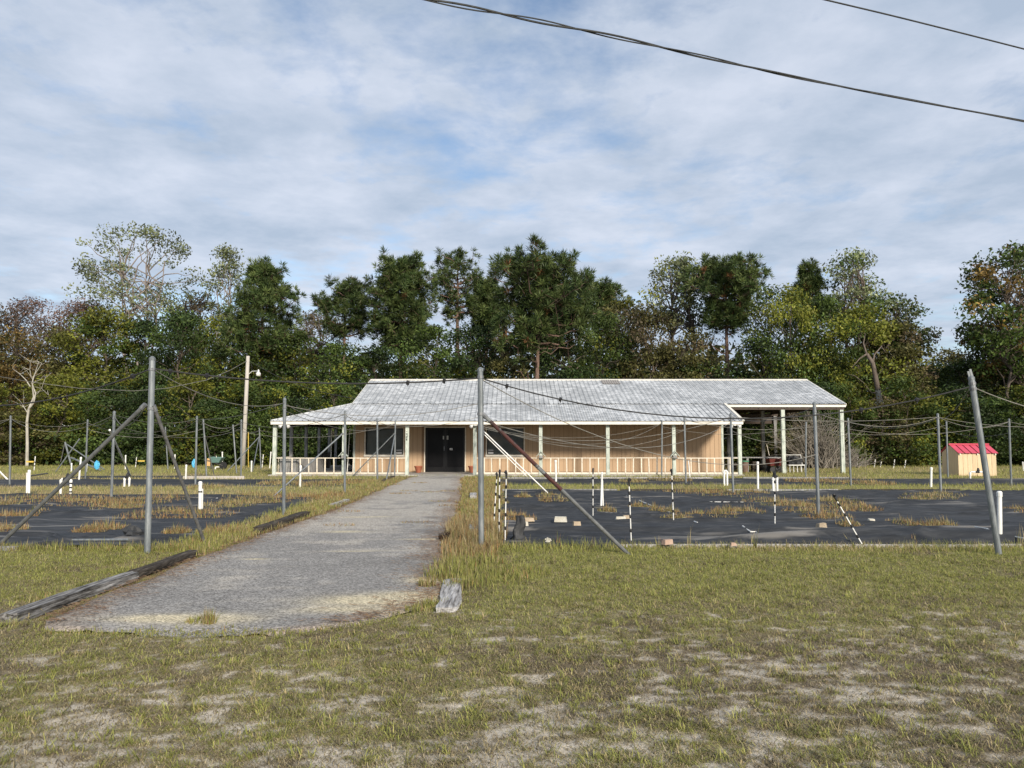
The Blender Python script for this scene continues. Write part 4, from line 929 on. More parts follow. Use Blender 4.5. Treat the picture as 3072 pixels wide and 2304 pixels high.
# ------------------------------------------------------------------ utility pole, its lamp and lines
ub = G(729,1399); ut = P(744,1068,ub.y)
up = thing('utility_pole', 'pale wooden utility pole with a lamp, leaning slightly right of vertical', 'utility pole', ub)
mb = MB(); mb.tube([ub - Vector((0,0,0.1)), ub.lerp(ut,.5), ut], [0.135,0.115,0.10], 14); mb.build('shaft', M['polewood'], up, smooth=True)
lamp = link('yard_lamp', None, up, (0,0,0)); la = P(748,1119,ub.y); lb = P(770,1113,ub.y-0.3)
mb = MB(); mb.tube([P(747,1122,ub.y), P(756,1114,ub.y-0.1), lb], 0.022, 8); mb.build('lamp_arm', M['lampwhite'], lamp)
lc = P(775,1127,ub.y-0.35)
mb = MB(); mb.lathe([(0.10,-0.02),(0.125,0.0),(0.135,0.13),(0.12,0.17),(0.06,0.20),(0.05,0.32),(0.03,0.36)], lc, 14); mb.build('lamp_shade', M['lampwhite'], lamp, smooth=True)
mb = MB(); mb.tube([P(750,1084,ub.y-0.1), P(756,1098,ub.y-0.2), P(755,1113,ub.y-0.15)], 0.01, 5); mb.build('lamp_lead', M['wire_dark'], lamp)
wire('dark service wire from the utility pole to the left roof gable', sag_pts(P(749,1083,ub.y-.1), Vector((XR_L-0.05, 37.0, ZK+0.3)), 0.35), 0.014, 'wire_dark', 0, 'wire', 'service_wire')
wire('wire from the utility pole sagging left across the woods out of frame', [P(740,1083,ub.y-.1), P(690,1111,42), P(620,1140,40), P(500,1165,37), P(400,1173,35), P(238,1165,32), P(100,1147,30), P(-150,1105,26)], 0.013, 'wire', 0, 'wire', 'service_wire')
# overhead lines along the road
def long_line(label, pts, r, twist=False):
    p = [Vector(q) for q in pts]; p = [p[0] + (p[0]-p[1])*3.2, p[0] + (p[0]-p[1])*1.4] + p + [p[-1] + (p[-1]-p[-2])*1.4, p[-1] + (p[-1]-p[-2])*3.2]
    q = []
    for i in range(len(p)-1):
        for k in range(8):
            a, b_, c_, d_ = p[max(i-1,0)], p[i], p[i+1], p[min(i+2,len(p)-1)]; t = k/8
            q.append(0.5*((2*b_)+(c_-a)*t+(2*a-5*b_+4*c_-d_)*t*t+(3*b_-a-3*c_+d_)*t**3))
    q.append(p[-1]); o = thing('power_line', label, 'power line', q[0])
    for s in ((0, 1) if twist else (0,)):
        mb = MB(); mb.tube([v + Vector((0, math.cos(i*0.5+3.1*s)*r*1.1, math.sin(i*0.42+3.1*s)*r*1.1)) if twist else v for i, v in enumerate(q)], r if s == 0 else r*0.7, 7); mb.build('strand', M['power'], o)
long_line('thick twisted overhead cable crossing the sky from top middle to right', [P(1283,0,8.5),P(1560,52,8.9),P(1826,107,9.3),P(2120,172,9.75),P(2410,237,10.2),P(2740,301,10.7),P(3072,364,11.2)], 0.013, True)
long_line('thin overhead cable crossing the top right corner of the sky', [P(2478,0,9.2),P(2680,48,9.5),P(2880,98,9.8),P(3072,147,10.1)], 0.010)

# ------------------------------------------------------------------ white pvc risers
def pvc(label, base, top, r=0.03, cap=True, twin=None, band=False):
    b = G(*base); t = P(top[0], top[1], b.y); d = (t-b).normalized()
    o = thing('pvc_riser', label, 'pipe', b, 'white upright irrigation pipes')
    mb = MB(); mb.tube([b - d*0.05, t], r, 12); mb.build('pipe', M['pvc'], o)
    if cap: mb = MB(); mb.tube([t - d*0.07, t - d*0.005, t + d*0.015], [r*1.18, r*1.18, r*0.7], 12); mb.build('pipe_cap', M['pvc'], o)
    if twin:
        b2 = G(*twin[:2]); t2 = P(twin[2], twin[3], b2.y); mb = MB(); mb.tube([b2 - Vector((0,0,0.05)), t2], r*0.8, 10); mb.build('side_pipe', M['pvc'], o)
    if band: 
        p = b.lerp(t, 0.68); mb = MB(); mb.tube([p - d*0.015, p + d*0.015], r*1.2, 12); mb.build('band', M['black'], o)
pvc('white capped pipe standing on the grass strip near the left picture edge', (86,1485), (88,1411), 0.036, True, (81,1484,82,1418))
pvc('white pipe with a black band beside the dark brace in the left bed', (600,1537), (601,1446), 0.036, True, (604.5,1536,606,1466), True)
pvc('white capped pipe at the left porch railing, behind the grey brace', (900,1462), (902,1397), 0.033)
pvc('white pipe left of the post before the blue bag', (557,1438), (559,1395), 0.034)
pvc('white elbow pipe left of the collapsed frame post', (237,1441), (243,1372), 0.034)
pvc('short white pipe under the collapsed grey frame', (214,1415), (215,1390), 0.032)
pvc('white pipe right beside the collapsed frame post', (259,1417), (262,1374), 0.028)
pvc('white pipe behind the leaning white brace at the left', (376,1408), (377,1366), 0.032)
pvc('white pipe standing right of the teal wheelbarrow', (667,1405), (667,1356), 0.032)
pvc('white pipe glimpsed behind the right brace of the front-left post', (524,1406), (525,1364), 0.032)
pvc('white leaning pipe just left of the porch corner post', (809,1405), (813,1356), 0.03)
pvc('short white pipe at the foot of the double braces left of the porch', (754,1416), (755,1383), 0.036)
pvc('white capped pipe crossed by the rusty brace before the porch', (1668,1446), (1667,1381), 0.038)
pvc('tall white twin pipe standing in the right fabric bed', (1803,1525), (1806,1418), 0.022, True, (1809.5,1522,1807,1440))
pvc('thin white pipe leaning at the foot of the rust-stained post', (2070,1436), (2065,1380), 0.022, False)
pvc('white pipe on the grass strip right of the porch corner post', (2274,1472), (2273,1386), 0.033, True)
pvc('white capped pipe left of the pump house', (2793,1462), (2794,1403), 0.036)
pvc('white capped pipe beside the foot of the leaning front-right post', (3000,1632), (2998,1476), 0.034)
pvc('white pipe at the right picture edge behind the strip', (3070,1412), (3068,1386), 0.03)
def riser_u(label, u0, u1, vb, vt, valve, bands=False):
    a, b = G(u0, vb), G(u1, vb); z = P(u0, vt, a.y).z; r = 0.032
    o = thing('pvc_manifold', label, 'pipe', (a+b)/2, 'white irrigation manifolds')
    mb = MB(); mb.tube([a - Vector((0,0,0.05)), Vector((a.x,a.y,z-0.03)), Vector((a.x+0.03,a.y,z)), Vector((b.x-0.03,b.y,z)), Vector((b.x,b.y,z-0.03)), b - Vector((0,0,0.05))], r, 10); mb.build('pipe_loop', M['pvc'], o)
    for p in (a, b):
        mb = MB(); mb.tube([Vector((p.x,p.y,z-0.10)), Vector((p.x,p.y,z-0.02))], r*1.25, 10); mb.build('elbow', M['pvc'], o)
    if valve:
        c = (a+b)/2; mb = MB(); mb.tube([Vector((c.x+valve*0.05,c.y,z-0.02)), Vector((c.x+valve*0.05,c.y,z+0.06)), Vector((c.x+valve*0.05,c.y,z+0.16))], [0.05,0.055,0.03], 10); mb.tube([Vector((c.x-0.07,c.y,z)), Vector((c.x+0.07,c.y,z))], r*1.4, 8); mb.build('valve', M['black'], o)
    if bands:
        for h in (0.25,0.5,0.75):
            mb = MB(); mb.tube([Vector((b.x,b.y,z*h-0.02)), Vector((b.x,b.y,z*h+0.02))], r*1.2, 10); mb.build('band', M['black'], o)
riser_u('white pipe arch with black bands on one leg, beside the big brace', 181, 211, 1488, 1437, 1, True)
riser_u('small white pipe arch with a black valve on the left strip', 373, 387.5, 1461, 1432, 0.3)
riser_u('narrow white pipe hook before the porch right end', 2173, 2182, 1457, 1412, 0)
riser_u('white twin pipe with a black valve on top at the right strip edge', 2320, 2332, 1478, 1430, -0.2)
riser_u('low white pipe bench with a black valve before the pump house', 2911, 2954, 1439, 1416, 0.9)
riser_u('low white pipe stub lying before the wheelbarrow', 646, 664, 1408, 1401, 0)

# ------------------------------------------------------------------ step-in fence posts
STEP = None
def step_post(label, base, top, straight=True, lying=None):
    global STEP
    if STEP is None:
        STEP = {}; mb = MB(); mb.tube([(0,0,-0.04),(0,0,1.06)], [0.009,0.009], 8); STEP['rod'] = mb.mesh('rod'); STEP['rod'].materials.append(M['pvc'])
        mb = MB(); mb.tube([(0,0,-0.045),(0,0,-0.02),(0,0,0.02),(0,0,0.045)], [0.011,0.017,0.017,0.011], 8); mb.bar((0.01,0,0.02),(0.035,0,0.03),0.016,0.012); mb.bar((-0.01,0,-0.02),(-0.03,0,-0.01),0.014,0.012)
        STEP['clip'] = mb.mesh('clip'); STEP['clip'].materials.append(M['black'])
        mb = MB(); mb.tube([(0,0,-0.07),(0,0,0.02),(0.012,0,0.05),(0.02,0,0.06)], [0.012,0.02,0.018,0.006], 8); mb.bar((0,0,0.0),(0.04,0,0.035),0.02,0.014); STEP['head'] = mb.mesh('head'); STEP['head'].materials.append(M['black'])
    if lying: b, t = lying
    else: b = G(*base); t = P(top[0], top[1], b.y)
    d = (t - b); L = d.length; s = L / 1.1
    o = thing('fence_stake', label, 'stake', b, 'white step-in fence stakes'); o.rotation_euler = d.to_track_quat('Z', 'Y').to_euler()
    link('rod', STEP['rod'], o, (0,0,0), None, (1,1,s))
    for h in (0.24, 0.46, 0.68, 0.88): link('clip', STEP['clip'], o, (0,0,h*s*1.02+random.uniform(-.02,.02)), (0,0,random.uniform(0,6.28)), (1,1,0.62))
    link('head', STEP['head'], o, (0,0,1.08*s), (0,0,random.uniform(-1,1)))
    return o
step_post('slanted white fence stake with black clips, leftmost by the middle post', (1481,1577), (1491,1424))
step_post('upright white fence stake with black clips, second beside the middle post', (1497,1615), (1499,1416))
step_post('upright white fence stake with black clips at the torn fabric, third beside the middle post', (1515,1632), (1519,1419))
step_post('white fence stake with black clips left of the twin pipe', (1779,1552), (1779,1410))
step_post('white fence stake with black clips just right of the rusty brace foot', (1894,1633), (1887,1442))
step_post('white fence stake with black clips before the right bird feeder', (2021,1571), (2015,1413))
step_post('white fence stake with black clips before the twin pipe valve', (2325,1577), (2324,1420))
step_post('fence stake leaning far left at the right bed front edge', (2591,1641), (2503,1489))
a_, b_2 = G(2110,1505,0.05), G(2242,1507,0.05)
step_post('white fence stake lying flat on the right fabric bed', None, None, lying=(a_, b_2))
def far_stake(label, u, v0, v1, flag, Yb=None):
    b = G(u, v0); t = P(u+4, v1, b.y); o = thing('marker_stake', label, 'stake', b, 'far stakes at the wood edge')
    mb = MB(); mb.tube([b-Vector((0,0,.04)), t], 0.022, 6); mb.build('rod', M['pvc'], o)
    for h in (0.35, 0.6): 
        p = b.lerp(t,h); mb = MB(); mb.tube([p-Vector((0,0,.04)),p+Vector((0,0,.04))],0.024,6); mb.build('clip', M['black'], o)
    if flag:
        p = b.lerp(t,0.62); mb = MB(); mb.box((p.x+flag-0.18,p.y-0.02,p.z-0.03),(p.x+flag+0.18,p.y+0.02,p.z+0.04)); mb.tube([p,(p.x+flag,p.y,p.z)],0.008,5); mb.build('gate_handle', M['yellow'], o)
far_stake('far white stake with a yellow gate handle near the left edge', 102, 1412, 1369, -0.25)
far_stake('far white stake with a yellow gate handle left of the stout post', 406, 1403, 1371, 0.3)
far_stake('far white and black stake left of the porch corner', 786, 1403, 1363, 0)
for i, (u, v0, v1) in enumerate(((2570,1400,1370),(2622,1402,1378),(2640,1402,1385),(2680,1405,1378),(2713,1405,1380))):
    far_stake('thin white stake at the wood edge right of the carport, %s from left' % ('first','second','third','fourth','fifth')[i], u, v0, v1, 0)
b = G(745,1403); mb = MB(); mb.tube([b, P(745,1297,b.y)], 0.022, 8); tag(mb.build('yellow_rod', M['yellow'], origin=b), 'tall thin yellow rod just right of the utility pole', 'rod')

# ------------------------------------------------------------------ far left clutter: collapsed frame, bags, wheelbarrow
cf = thing('collapsed_frame', 'collapsed grey pipe frame tilting before the woods at the left', 'frame', G(218,1412))
yq = 38.5
for k, (a, b_) in enumerate((((218,1412),(195,1326)),((197,1331),(313,1409)),((213,1373),(302,1411)))):
    mb = MB(); mb.tube([P(a[0],a[1],yq+0.1*k), P(b_[0],b_[1],yq-0.3*k)], 0.045 if k != 1 else 0.03, 8); mb.build('pipe', M['galv'], cf)
mb = MB(); mb.tube([P(195,1327,yq), P(182,1385,yq)], 0.02, 6); mb.build('loose_strap', M['pipe_dark'], cf)
lean_pipe('pale pipe leaning right beside the collapsed frame', G(167,1416), P(239,1316,37.5), 0.03, 'galv')
lean_pipe('white pipe brace leaning on the post behind the long brace', G(392,1429), P(329,1290,26.5), 0.034)
lean_pipe('pale pipe leaning out of frame at the foot of the leftmost post', G(24,1440), P(-30,1385,30), 0.03)
def bag(label, u, v0, v1, w, seed):
    b = G(u, v0); h = P(u, v1, b.y).z; mb = MB(); lumpy(mb, (b.x,b.y,h/2+0.0), (w,w*0.7,h/2), seed, amp=0.45)
    tag(mb.build('plastic_bag', M['blue'], origin=b), label, 'bag', 'blue plastic bags')
b = P(292,1394,38.0); mb = MB(); lumpy(mb, b, (0.12,0.10,0.21), 8, amp=0.55); tag(mb.build('plastic_bag', M['blue'], origin=b), 'bright blue plastic bag caught on the collapsed pipe frame', 'bag', 'blue plastic bags')
bag('narrow blue plastic bag behind the foot of a left net post', 582, 1404, 1378, 0.11, 12)
wbk = thing('wheelbarrow', 'old teal wheelbarrow parked at the wood edge left of the utility pole', 'wheelbarrow', G(649,1408))
c = wbk.location; mb = MB(); y = c.y
mb.add([(c.x-0.22,y-0.2,0.36),(c.x+0.2,y-0.2,0.36),(c.x+0.2,y+0.2,0.36),(c.x-0.22,y+0.2,0.36),(c.x-0.32,y-0.3,0.66),(c.x+0.36,y-0.3,0.62),(c.x+0.36,y+0.3,0.62),(c.x-0.32,y+0.3,0.66)],[np.array([[0,3,2,1],[0,1,5,4],[1,2,6,5],[2,3,7,6],[3,0,4,7]])]); mb.build('tray', M['teal'], wbk)
mb = MB()
for s in (-0.18, 0.18): mb.tube([(c.x-0.25,y+s,0.0),(c.x-0.2,y+s,0.36)],0.02,6); mb.tube([(c.x-0.6,y+s,0.5),(c.x+0.35,y+s*0.3,0.2)],0.018,6)
mb.build('frame', M['pipe_dark'], wbk)
mb = MB(); mb.tube([(c.x+0.36,y-0.05,0.2),(c.x+0.36,y+0.05,0.2)],0.2,14); mb.build('wheel', M['black'], wbk)
lean_pipe('thin stick standing in the teal wheelbarrow', Vector((c.x+0.1,y,0.37)), P(648,1367,y), 0.014, 'rail', 'stick', 'stick')
b = P(626,1386,43); ob = thing('warning_plate', 'small faded orange plate on a stake left of the wheelbarrow', 'sign', (b.x,43,0))
mb = MB(); mb.box((b.x-0.09,42.985,b.z-0.22),(b.x+0.09,43.0,b.z+0.2)); mb.build('plate', M['orange'], ob); mb = MB(); mb.tube([(b.x,43.02,-0.03),(b.x,43.02,b.z+0.1)],0.015,6); mb.build('stake', M['pipe_dark'], ob)

# ------------------------------------------------------------------ edging timbers, boards, bricks, litter
def timber(label, x0, y0, x1, y1, w, h, mat, seed, splits=0.02):
    """a weathered squared timber lying along (x0,y0)-(x1,y1): uneven, split along the grain"""
    n = max(6, int(math.hypot(x1-x0, y1-y0) / 0.09)); prof = []
    m = 18; r = np.random.default_rng(seed)
    base = []
    per = 2*(w+h)
    for k in range(m):                                   # perimeter profile with grooves
        t = k / m * per
        if t < w: p = (-w/2 + t, 0)
        elif t < w + h: p = (w/2, t - w)
        elif t < 2*w + h: p = (w/2 - (t-w-h), h)
        else: p = (-w/2, h - (t-2*w-h))
        base.append(p)
    base = np.array(base); c = np.array([0, h*0.45]); gro = 1 - r.random(m)*0.16 * (r.random(m) > 0.45)
    d = np.array([x1-x0, y1-y0]); L = np.hypot(*d); d = d/L; nn = np.array([d[1], -d[0]])
    V = []
    for i in range(n+1):
        s = i/n; jit = 1 - np.abs(r.normal(0, splits, m)) * (2.2 if 0.04 > s or s > 0.96 else 1)
        pr = c + (base - c) * (gro*jit)[:, None] * (0.93 if i in (0, n) else 1)
        wob_ = (vnoise(np.array(s*4.0), np.array(seed*1.7), seed) - 0.5)*0.05
        along = s*L + r.normal(0, 0.012, m)
        for k in range(m):
            q = np.array([x0, y0]) + d*along[k] + nn*(pr[k,0]+wob_); V.append((q[0], q[1], pr[k,1]-0.02))
    k = np.arange(m); k2=(k+1)%m
    mb = MB(); mb.add(V, [np.concatenate([np.stack([i*m+k,i*m+k2,(i+1)*m+k2,(i+1)*m+k],1) for i in range(n)]), np.arange(m)[::-1].reshape(1,-1), (n*m+np.arange(m)).reshape(1,-1)])
    o = mb.build('edging_timber', M[mat], origin=(x0,y0,0)); return tag(o, label, 'timber', 'weathered edging timbers along the path')
timber('long silvery split timber nearest the camera on the left path edge', -4.42, 6.84, -4.38, 8.95, 0.20, 0.105, 'tie_mid', 3)
timber('dark rotted timber continuing the left path edge behind the silvery one', -4.40, 9.02, -4.42, 10.75, 0.16, 0.10, 'tie_dark', 5, 0.05)
timber('dark timber on the left path edge beside the fabric bed', -4.33, 13.2, -4.30, 16.1, 0.18, 0.13, 'tie_dark', 6, 0.03)
timber('short pale rotted timber farther up the left path edge', -4.25, 18.2, -4.25, 19.9, 0.16, 0.09, 'tie', 7, 0.04)
timber('far dark timber at the left path edge near the porch', -4.75, 28.4, -4.9, 31.8, 0.16, 0.12, 'tie_dark', 8, 0.03)
timber('short silvery splintered timber end in the grass right of the path', -0.60, 7.22, -0.66, 8.7, 0.22, 0.075, 'tie', 9, 0.04)
timber('pale crumbling timber chunk in dry grass behind the middle post', -0.66, 12.9, -0.68, 13.5, 0.2, 0.15, 'tie', 10, 0.08)
timber('small pale timber chunk farther up the right path edge', -1.02, 20.4, -1.06, 21.3, 0.2, 0.16, 'tie', 12, 0.07)
def edge_board(label, a, b, w=0.045, h=0.09, mat='greywood', z=0.03):
    mb = MB(); mb.bar((a[0],a[1],z), (b[0],b[1],z), w, h); tag(mb.build('edging_board', M[mat], origin=(a[0],a[1],0)), label, 'board', 'thin boards edging the fabric beds')
xx = [1.55, 3.6, 5.05, 6.9, 8.6]
for i in range(4):
    edge_board(('first','second','third','fourth')[i] + ' pale board along the front edge of the right bed, from left', (xx[i]+0.03, 11.50+0.03*(i%2)), (xx[i+1]-0.03, 11.52-0.03*(i%3)), 0.04, 0.05, 'tie', 0.02)
for i, (x0, x1) in enumerate(((-0.3,3.2),(3.3,6.4),(6.5,9.9),(10.0,13.6))):
    edge_board(('leftmost','second','third','rightmost')[i] + ' board along the far edge of the right bed', (x0, 23.42), (x1, 23.46), 0.05, 0.11, 'tie_dark' if i % 2 else 'greywood')
for i, (x0, x1) in enumerate(((-0.4,3.4),(3.5,8.0),(9.2,13.4))):
    edge_board(('left','middle','right')[i] + ' board along the strip of fabric nearest the porch', (x0, 30.75), (x1, 30.7), 0.06, 0.12, 'tie' if i % 2 else 'greywood')
edge_board('long pale board edging the far left strip of fabric before the porch', (-13.2,31.0), (-10.75,31.0), 0.1, 0.13, 'polewood', 0.05)
edge_board('pale board at the front left bed edge by the picture border', (-7.9,11.12), (-7.1,11.15), 0.05, 0.07, 'greywood')
lp = [G(218,1620,0.05), G(386,1619,0.07)]
lean_pipe('grey pipe lying on the front left fabric bed', lp[0], lp[1], 0.018, 'galv', 'lying_pipe')
lean_pipe('dark pole propped above the grass at the far left', P(88,1428,30), P(143,1420,31.5), 0.03, 'pipe_dark', 'lying_pipe')
lean_pipe('thin white pipe lying in the left bed toward the path', G(622,1504,0.04), G(684,1485,0.05), 0.018, 'pvc', 'lying_pipe')
# white hose surfacing here and there across the right bed
hs = [G(u, v, 0.045) for u, v in ((1865,1485),(1905,1496),(1940,1511),(1970,1523),(1997,1533),(2040,1549),(2075,1561),(2092,1568))]
mb = MB(); mb.tube(hs, 0.014, 6); tag(mb.build('hose', M['pvc'], origin=hs[0]), 'thin white hose lying diagonally across the right fabric bed', 'hose')
hs = [G(u, v, z) for u, v, z in ((2228,1578,.06),(2240,1588,.1),(2252,1595,.08),(2268,1596,.07),(2276,1606,.1),(2288,1614,.08),(2302,1624,.05))]
mb = MB(); mb.tube(hs, 0.013, 6); tag(mb.build('hose', M['pvc'], origin=hs[0]), 'short kinked white hose end near the right bed front edge', 'hose')
hs = [G(u, v, 0.12) for u, v in ((2925,1580),(2960,1586),(2978,1594),(3001,1601),(3040,1609),(3120,1624))]
mb = MB(); mb.tube(hs, 0.012, 6); tag(mb.build('hose', M['pvc'], origin=hs[0]), 'white hose passing behind the leaning post at the right edge', 'hose')
def brick_thing(label, u, v, w, d, h, mat, rot, cat='brick', nm='brick', holes=False):
    b = G(u, v, 0.055); w, d, h = w*0.95, d*0.95, h*1.0; t = thing(nm, label, cat, b, 'bricks weighing down the fabric', (0,0,rot))
    mb = MB(); x, y, z = w/2, d/2, h; e = 0.012
    rr = np.random.default_rng(int(u)); 
    v8 = np.array([(sx*(x-(e if zz else 0)), sy*(y-(e if zz else 0)), zz*z) for zz in (0,1) for sx, sy in ((-1,-1),(1,-1),(1,1),(-1,1))]) + rr.normal(0, 0.004, (8,3))
    mb.add(v8, [np.array([[0,3,2,1],[4,5,6,7],[0,1,5,4],[1,2,6,5],[2,3,7,6],[3,0,4,7]])])
    mb2 = mb.mesh('body'); mb2.materials.append(M[mat]); link('body', mb2, t)
    mb = MB(); mb.add(np.array([(-x*0.55,-y-0.002,z*0.3),(x*0.2,-y-0.002,z*0.28),(x*0.25,-y-0.003,z*0.55),(-x*0.5,-y-0.003,z*0.6)]), [np.array([[0,1,2,3]])])
    return t
brick_thing('pale brown brick with a dark top beside the torn fabric', 1587, 1564, 0.20, 0.10, 0.07, 'brick', 0.1)
brick_thing('large whitish block left of the rusty brace', 1682, 1566, 0.24, 0.12, 0.10, 'block', -0.15, 'block', 'block')
brick_thing('small pale brick propped on the torn black fabric', 1572, 1584, 0.15, 0.1, 0.10, 'block', 0.3)
brick_thing('tan brick standing left of the rusty brace', 1730, 1580, 0.15, 0.1, 0.09, 'brick', 0.25)
brick_thing('whitish block beside the middle fence stake', 1862, 1560, 0.21, 0.1, 0.07, 'block', 0.05, 'block', 'block')
brick_thing('tan brick just right of the middle fence stake block', 1880, 1558, 0.16, 0.09, 0.08, 'brick', 0.2)
brick_thing('pinkish brick lying on the front board of the right bed', 2002, 1633, 0.16, 0.1, 0.07, 'pinkbrick', 0.4)
brick_thing('small flat pale brick on the front board of the right bed', 2201, 1636, 0.09, 0.07, 0.04, 'pinkbrick', 0.0)
brick_thing('tan brick with a white top right of the mid-bed post', 2464, 1585, 0.17, 0.11, 0.09, 'brick', 0.3)
brick_thing('small whitish block near the right leaning stake', 2614, 1568, 0.12, 0.09, 0.07, 'block', 0.1, 'block', 'block')
b = G(1646,1633); mb = MB(); lumpy(mb, (b.x,b.y,0.03), (0.085,0.06,0.06), 31, amp=0.5); tag(mb.build('rock', M['block'], origin=b), 'whitish lump of rock at the front edge of the right bed', 'rock')
# torn upright roll of fabric
b = G(1548,1631); mb = MB(); nn_ = 16; V = []
for j in range(9):
    z = j/8*0.42
    for k in range(nn_):
        a = 2*math.pi*k/nn_; rr = 0.075*(1+0.45*math.sin(3*a+j*0.6)+0.25*math.sin(7*a+j))*(1.0-0.35*j/8) + 0.05*max(0,(2-j))/2
        V.append((b.x+0.02*j/2+rr*math.cos(a)*1.1+0.02*math.sin(j*1.3), b.y+0.06+rr*math.sin(a), z))
k = np.arange(nn_); k2=(k+1)%nn_
mb.add(V,[np.concatenate([np.stack([j*nn_+k,j*nn_+k2,(j+1)*nn_+k2,(j+1)*nn_+k],1) for j in range(8)]), (8*nn_+k).reshape(1,-1)]); mb.c=[np.zeros((mb.n,3))+0.01]
tag(mb.build('torn_fabric_roll', M['fabric'], origin=b, smooth=True), 'torn crumpled upright end of black fabric right of the middle post', 'fabric')
b = G(396,1620); mb = MB(); lumpy(mb, (b.x,b.y+0.05,0.07), (0.14,0.12,0.11), 17, amp=0.7); mb.c=[np.zeros((mb.n,3))+0.008]
tag(mb.build('fabric_scrap', M['fabric'], origin=b), 'bunched black fabric scrap at the end of the lying grey pipe', 'fabric')
# pine cone
b = G(1331,1624); pc = thing('pine_cone', 'large dark brown pine cone lying on the gravel path', 'pine cone', b)
mb = MB(); mb.tube([(b.x-0.075,b.y,0.06),(b.x,b.y,0.065),(b.x+0.085,b.y,0.055)], [0.03,0.04,0.015], 8); mb.build('core', M['cone'], pc)
mb = MB(); rr = np.random.default_rng(3)
for i in range(120):
    s = i/119; a = i*2.4; x = b.x-0.085+0.165*s; R_ = 0.030+0.042*math.sin(math.pi*min(1,(0.25+0.75*(1-s))))
    d = Vector((0.45*(1 if s>.5 else .2), math.cos(a), math.sin(a))).normalized(); p = Vector((x, b.y, 0.072)); q = p + d*(R_+0.012); q.z = max(q.z, 0.006)
    sd_ = d.cross(Vector((1,0,0))).normalized()*0.012; n_ = Vector((1,0,0))*0.006
    mb.add([p-sd_*.5,p+sd_*.5,q+sd_,q-sd_,q+d*0.008+n_], [np.array([[0,1,2,3]]), np.array([[3,2,4]])])
mb.build('scales', M['cone'], pc)['kind'] = 'stuff'

# ------------------------------------------------------------------ trees
def rnd_dirs(r, n):
    d = r.normal(size=(n, 3)); return d / np.linalg.norm(d, axis=1, keepdims=True)
def leaf_quads(mb, r, P_, size, colA, colB, tint, up=0.35, out=None):
    """one small rhombus leaf at every point of P_"""
    n = len(P_); nrm = rnd_dirs(r, n) + np.array([0, 0, up])
    if out is not None: nrm = nrm + out * 0.5
    nrm /= np.linalg.norm(nrm, axis=1, keepdims=True)
    a = np.cross(nrm, rnd_dirs(r, n)); a /= np.linalg.norm(a, axis=1, keepdims=True) + 1e-9
    b = np.cross(nrm, a); s = size * (0.65 + 0.7 * r.random((n, 1)))
    V = np.stack([P_ - a*s*0.62, P_ + b*s*0.34, P_ + a*s*0.62, P_ - b*s*0.34], 1).reshape(-1, 3)
    i = np.arange(n)[:, None] * 4 + np.arange(4)[None, :]
    k = r.random((n, 1)); col = (colA * (1-k) + colB * k) * tint * (0.72 + 0.56 * r.random((n, 1)))
    mb.v.append(V); mb.f.append(i + mb.n); mb.c.append(np.repeat(col, 4, 0)); mb.n += 4 * n
def limb(mb, r, a, b, r0, r1, n=5, wob=0.06, sides=6, droop=0.0):
    a, b = Vector(a), Vector(b); L = (b-a).length; pts = []
    for i in range(n+1):
        t = i/n; q = a.lerp(b, t) + Vector(r.normal(0, wob*L*0.5, 3)) * math.sin(math.pi*t) + Vector((0, 0, droop*L*math.sin(math.pi*t)))
        pts.append(q)
    mb.tube(pts, [r0 + (r1-r0)*i/n for i in range(n+1)], sides, cap=False); return pts
PAL = {   # leaf colour pairs; pinelit is a sunlit tone painted on random tufts
 'dark': ((0.022,0.040,0.013),(0.045,0.070,0.020)), 'green': ((0.035,0.060,0.014),(0.070,0.098,0.022)), 'yellow': ((0.075,0.092,0.012),(0.135,0.135,0.022)),
 'olive': ((0.058,0.062,0.020),(0.100,0.090,0.030)), 'brown': ((0.068,0.055,0.032),(0.115,0.088,0.052)), 'rust': ((0.088,0.058,0.044),(0.150,0.092,0.070)),
 'pale': ((0.105,0.130,0.055),(0.185,0.200,0.105)), 'orange': ((0.115,0.085,0.022),(0.175,0.110,0.035)), 'pine': ((0.022,0.040,0.013),(0.050,0.072,0.022)), 'pinelit': ((0.045,0.068,0.020),(0.085,0.105,0.032))}
PAL = {k: (np.array(a)*1.45, np.array(b)*1.45) for k, (a, b) in PAL.items()}
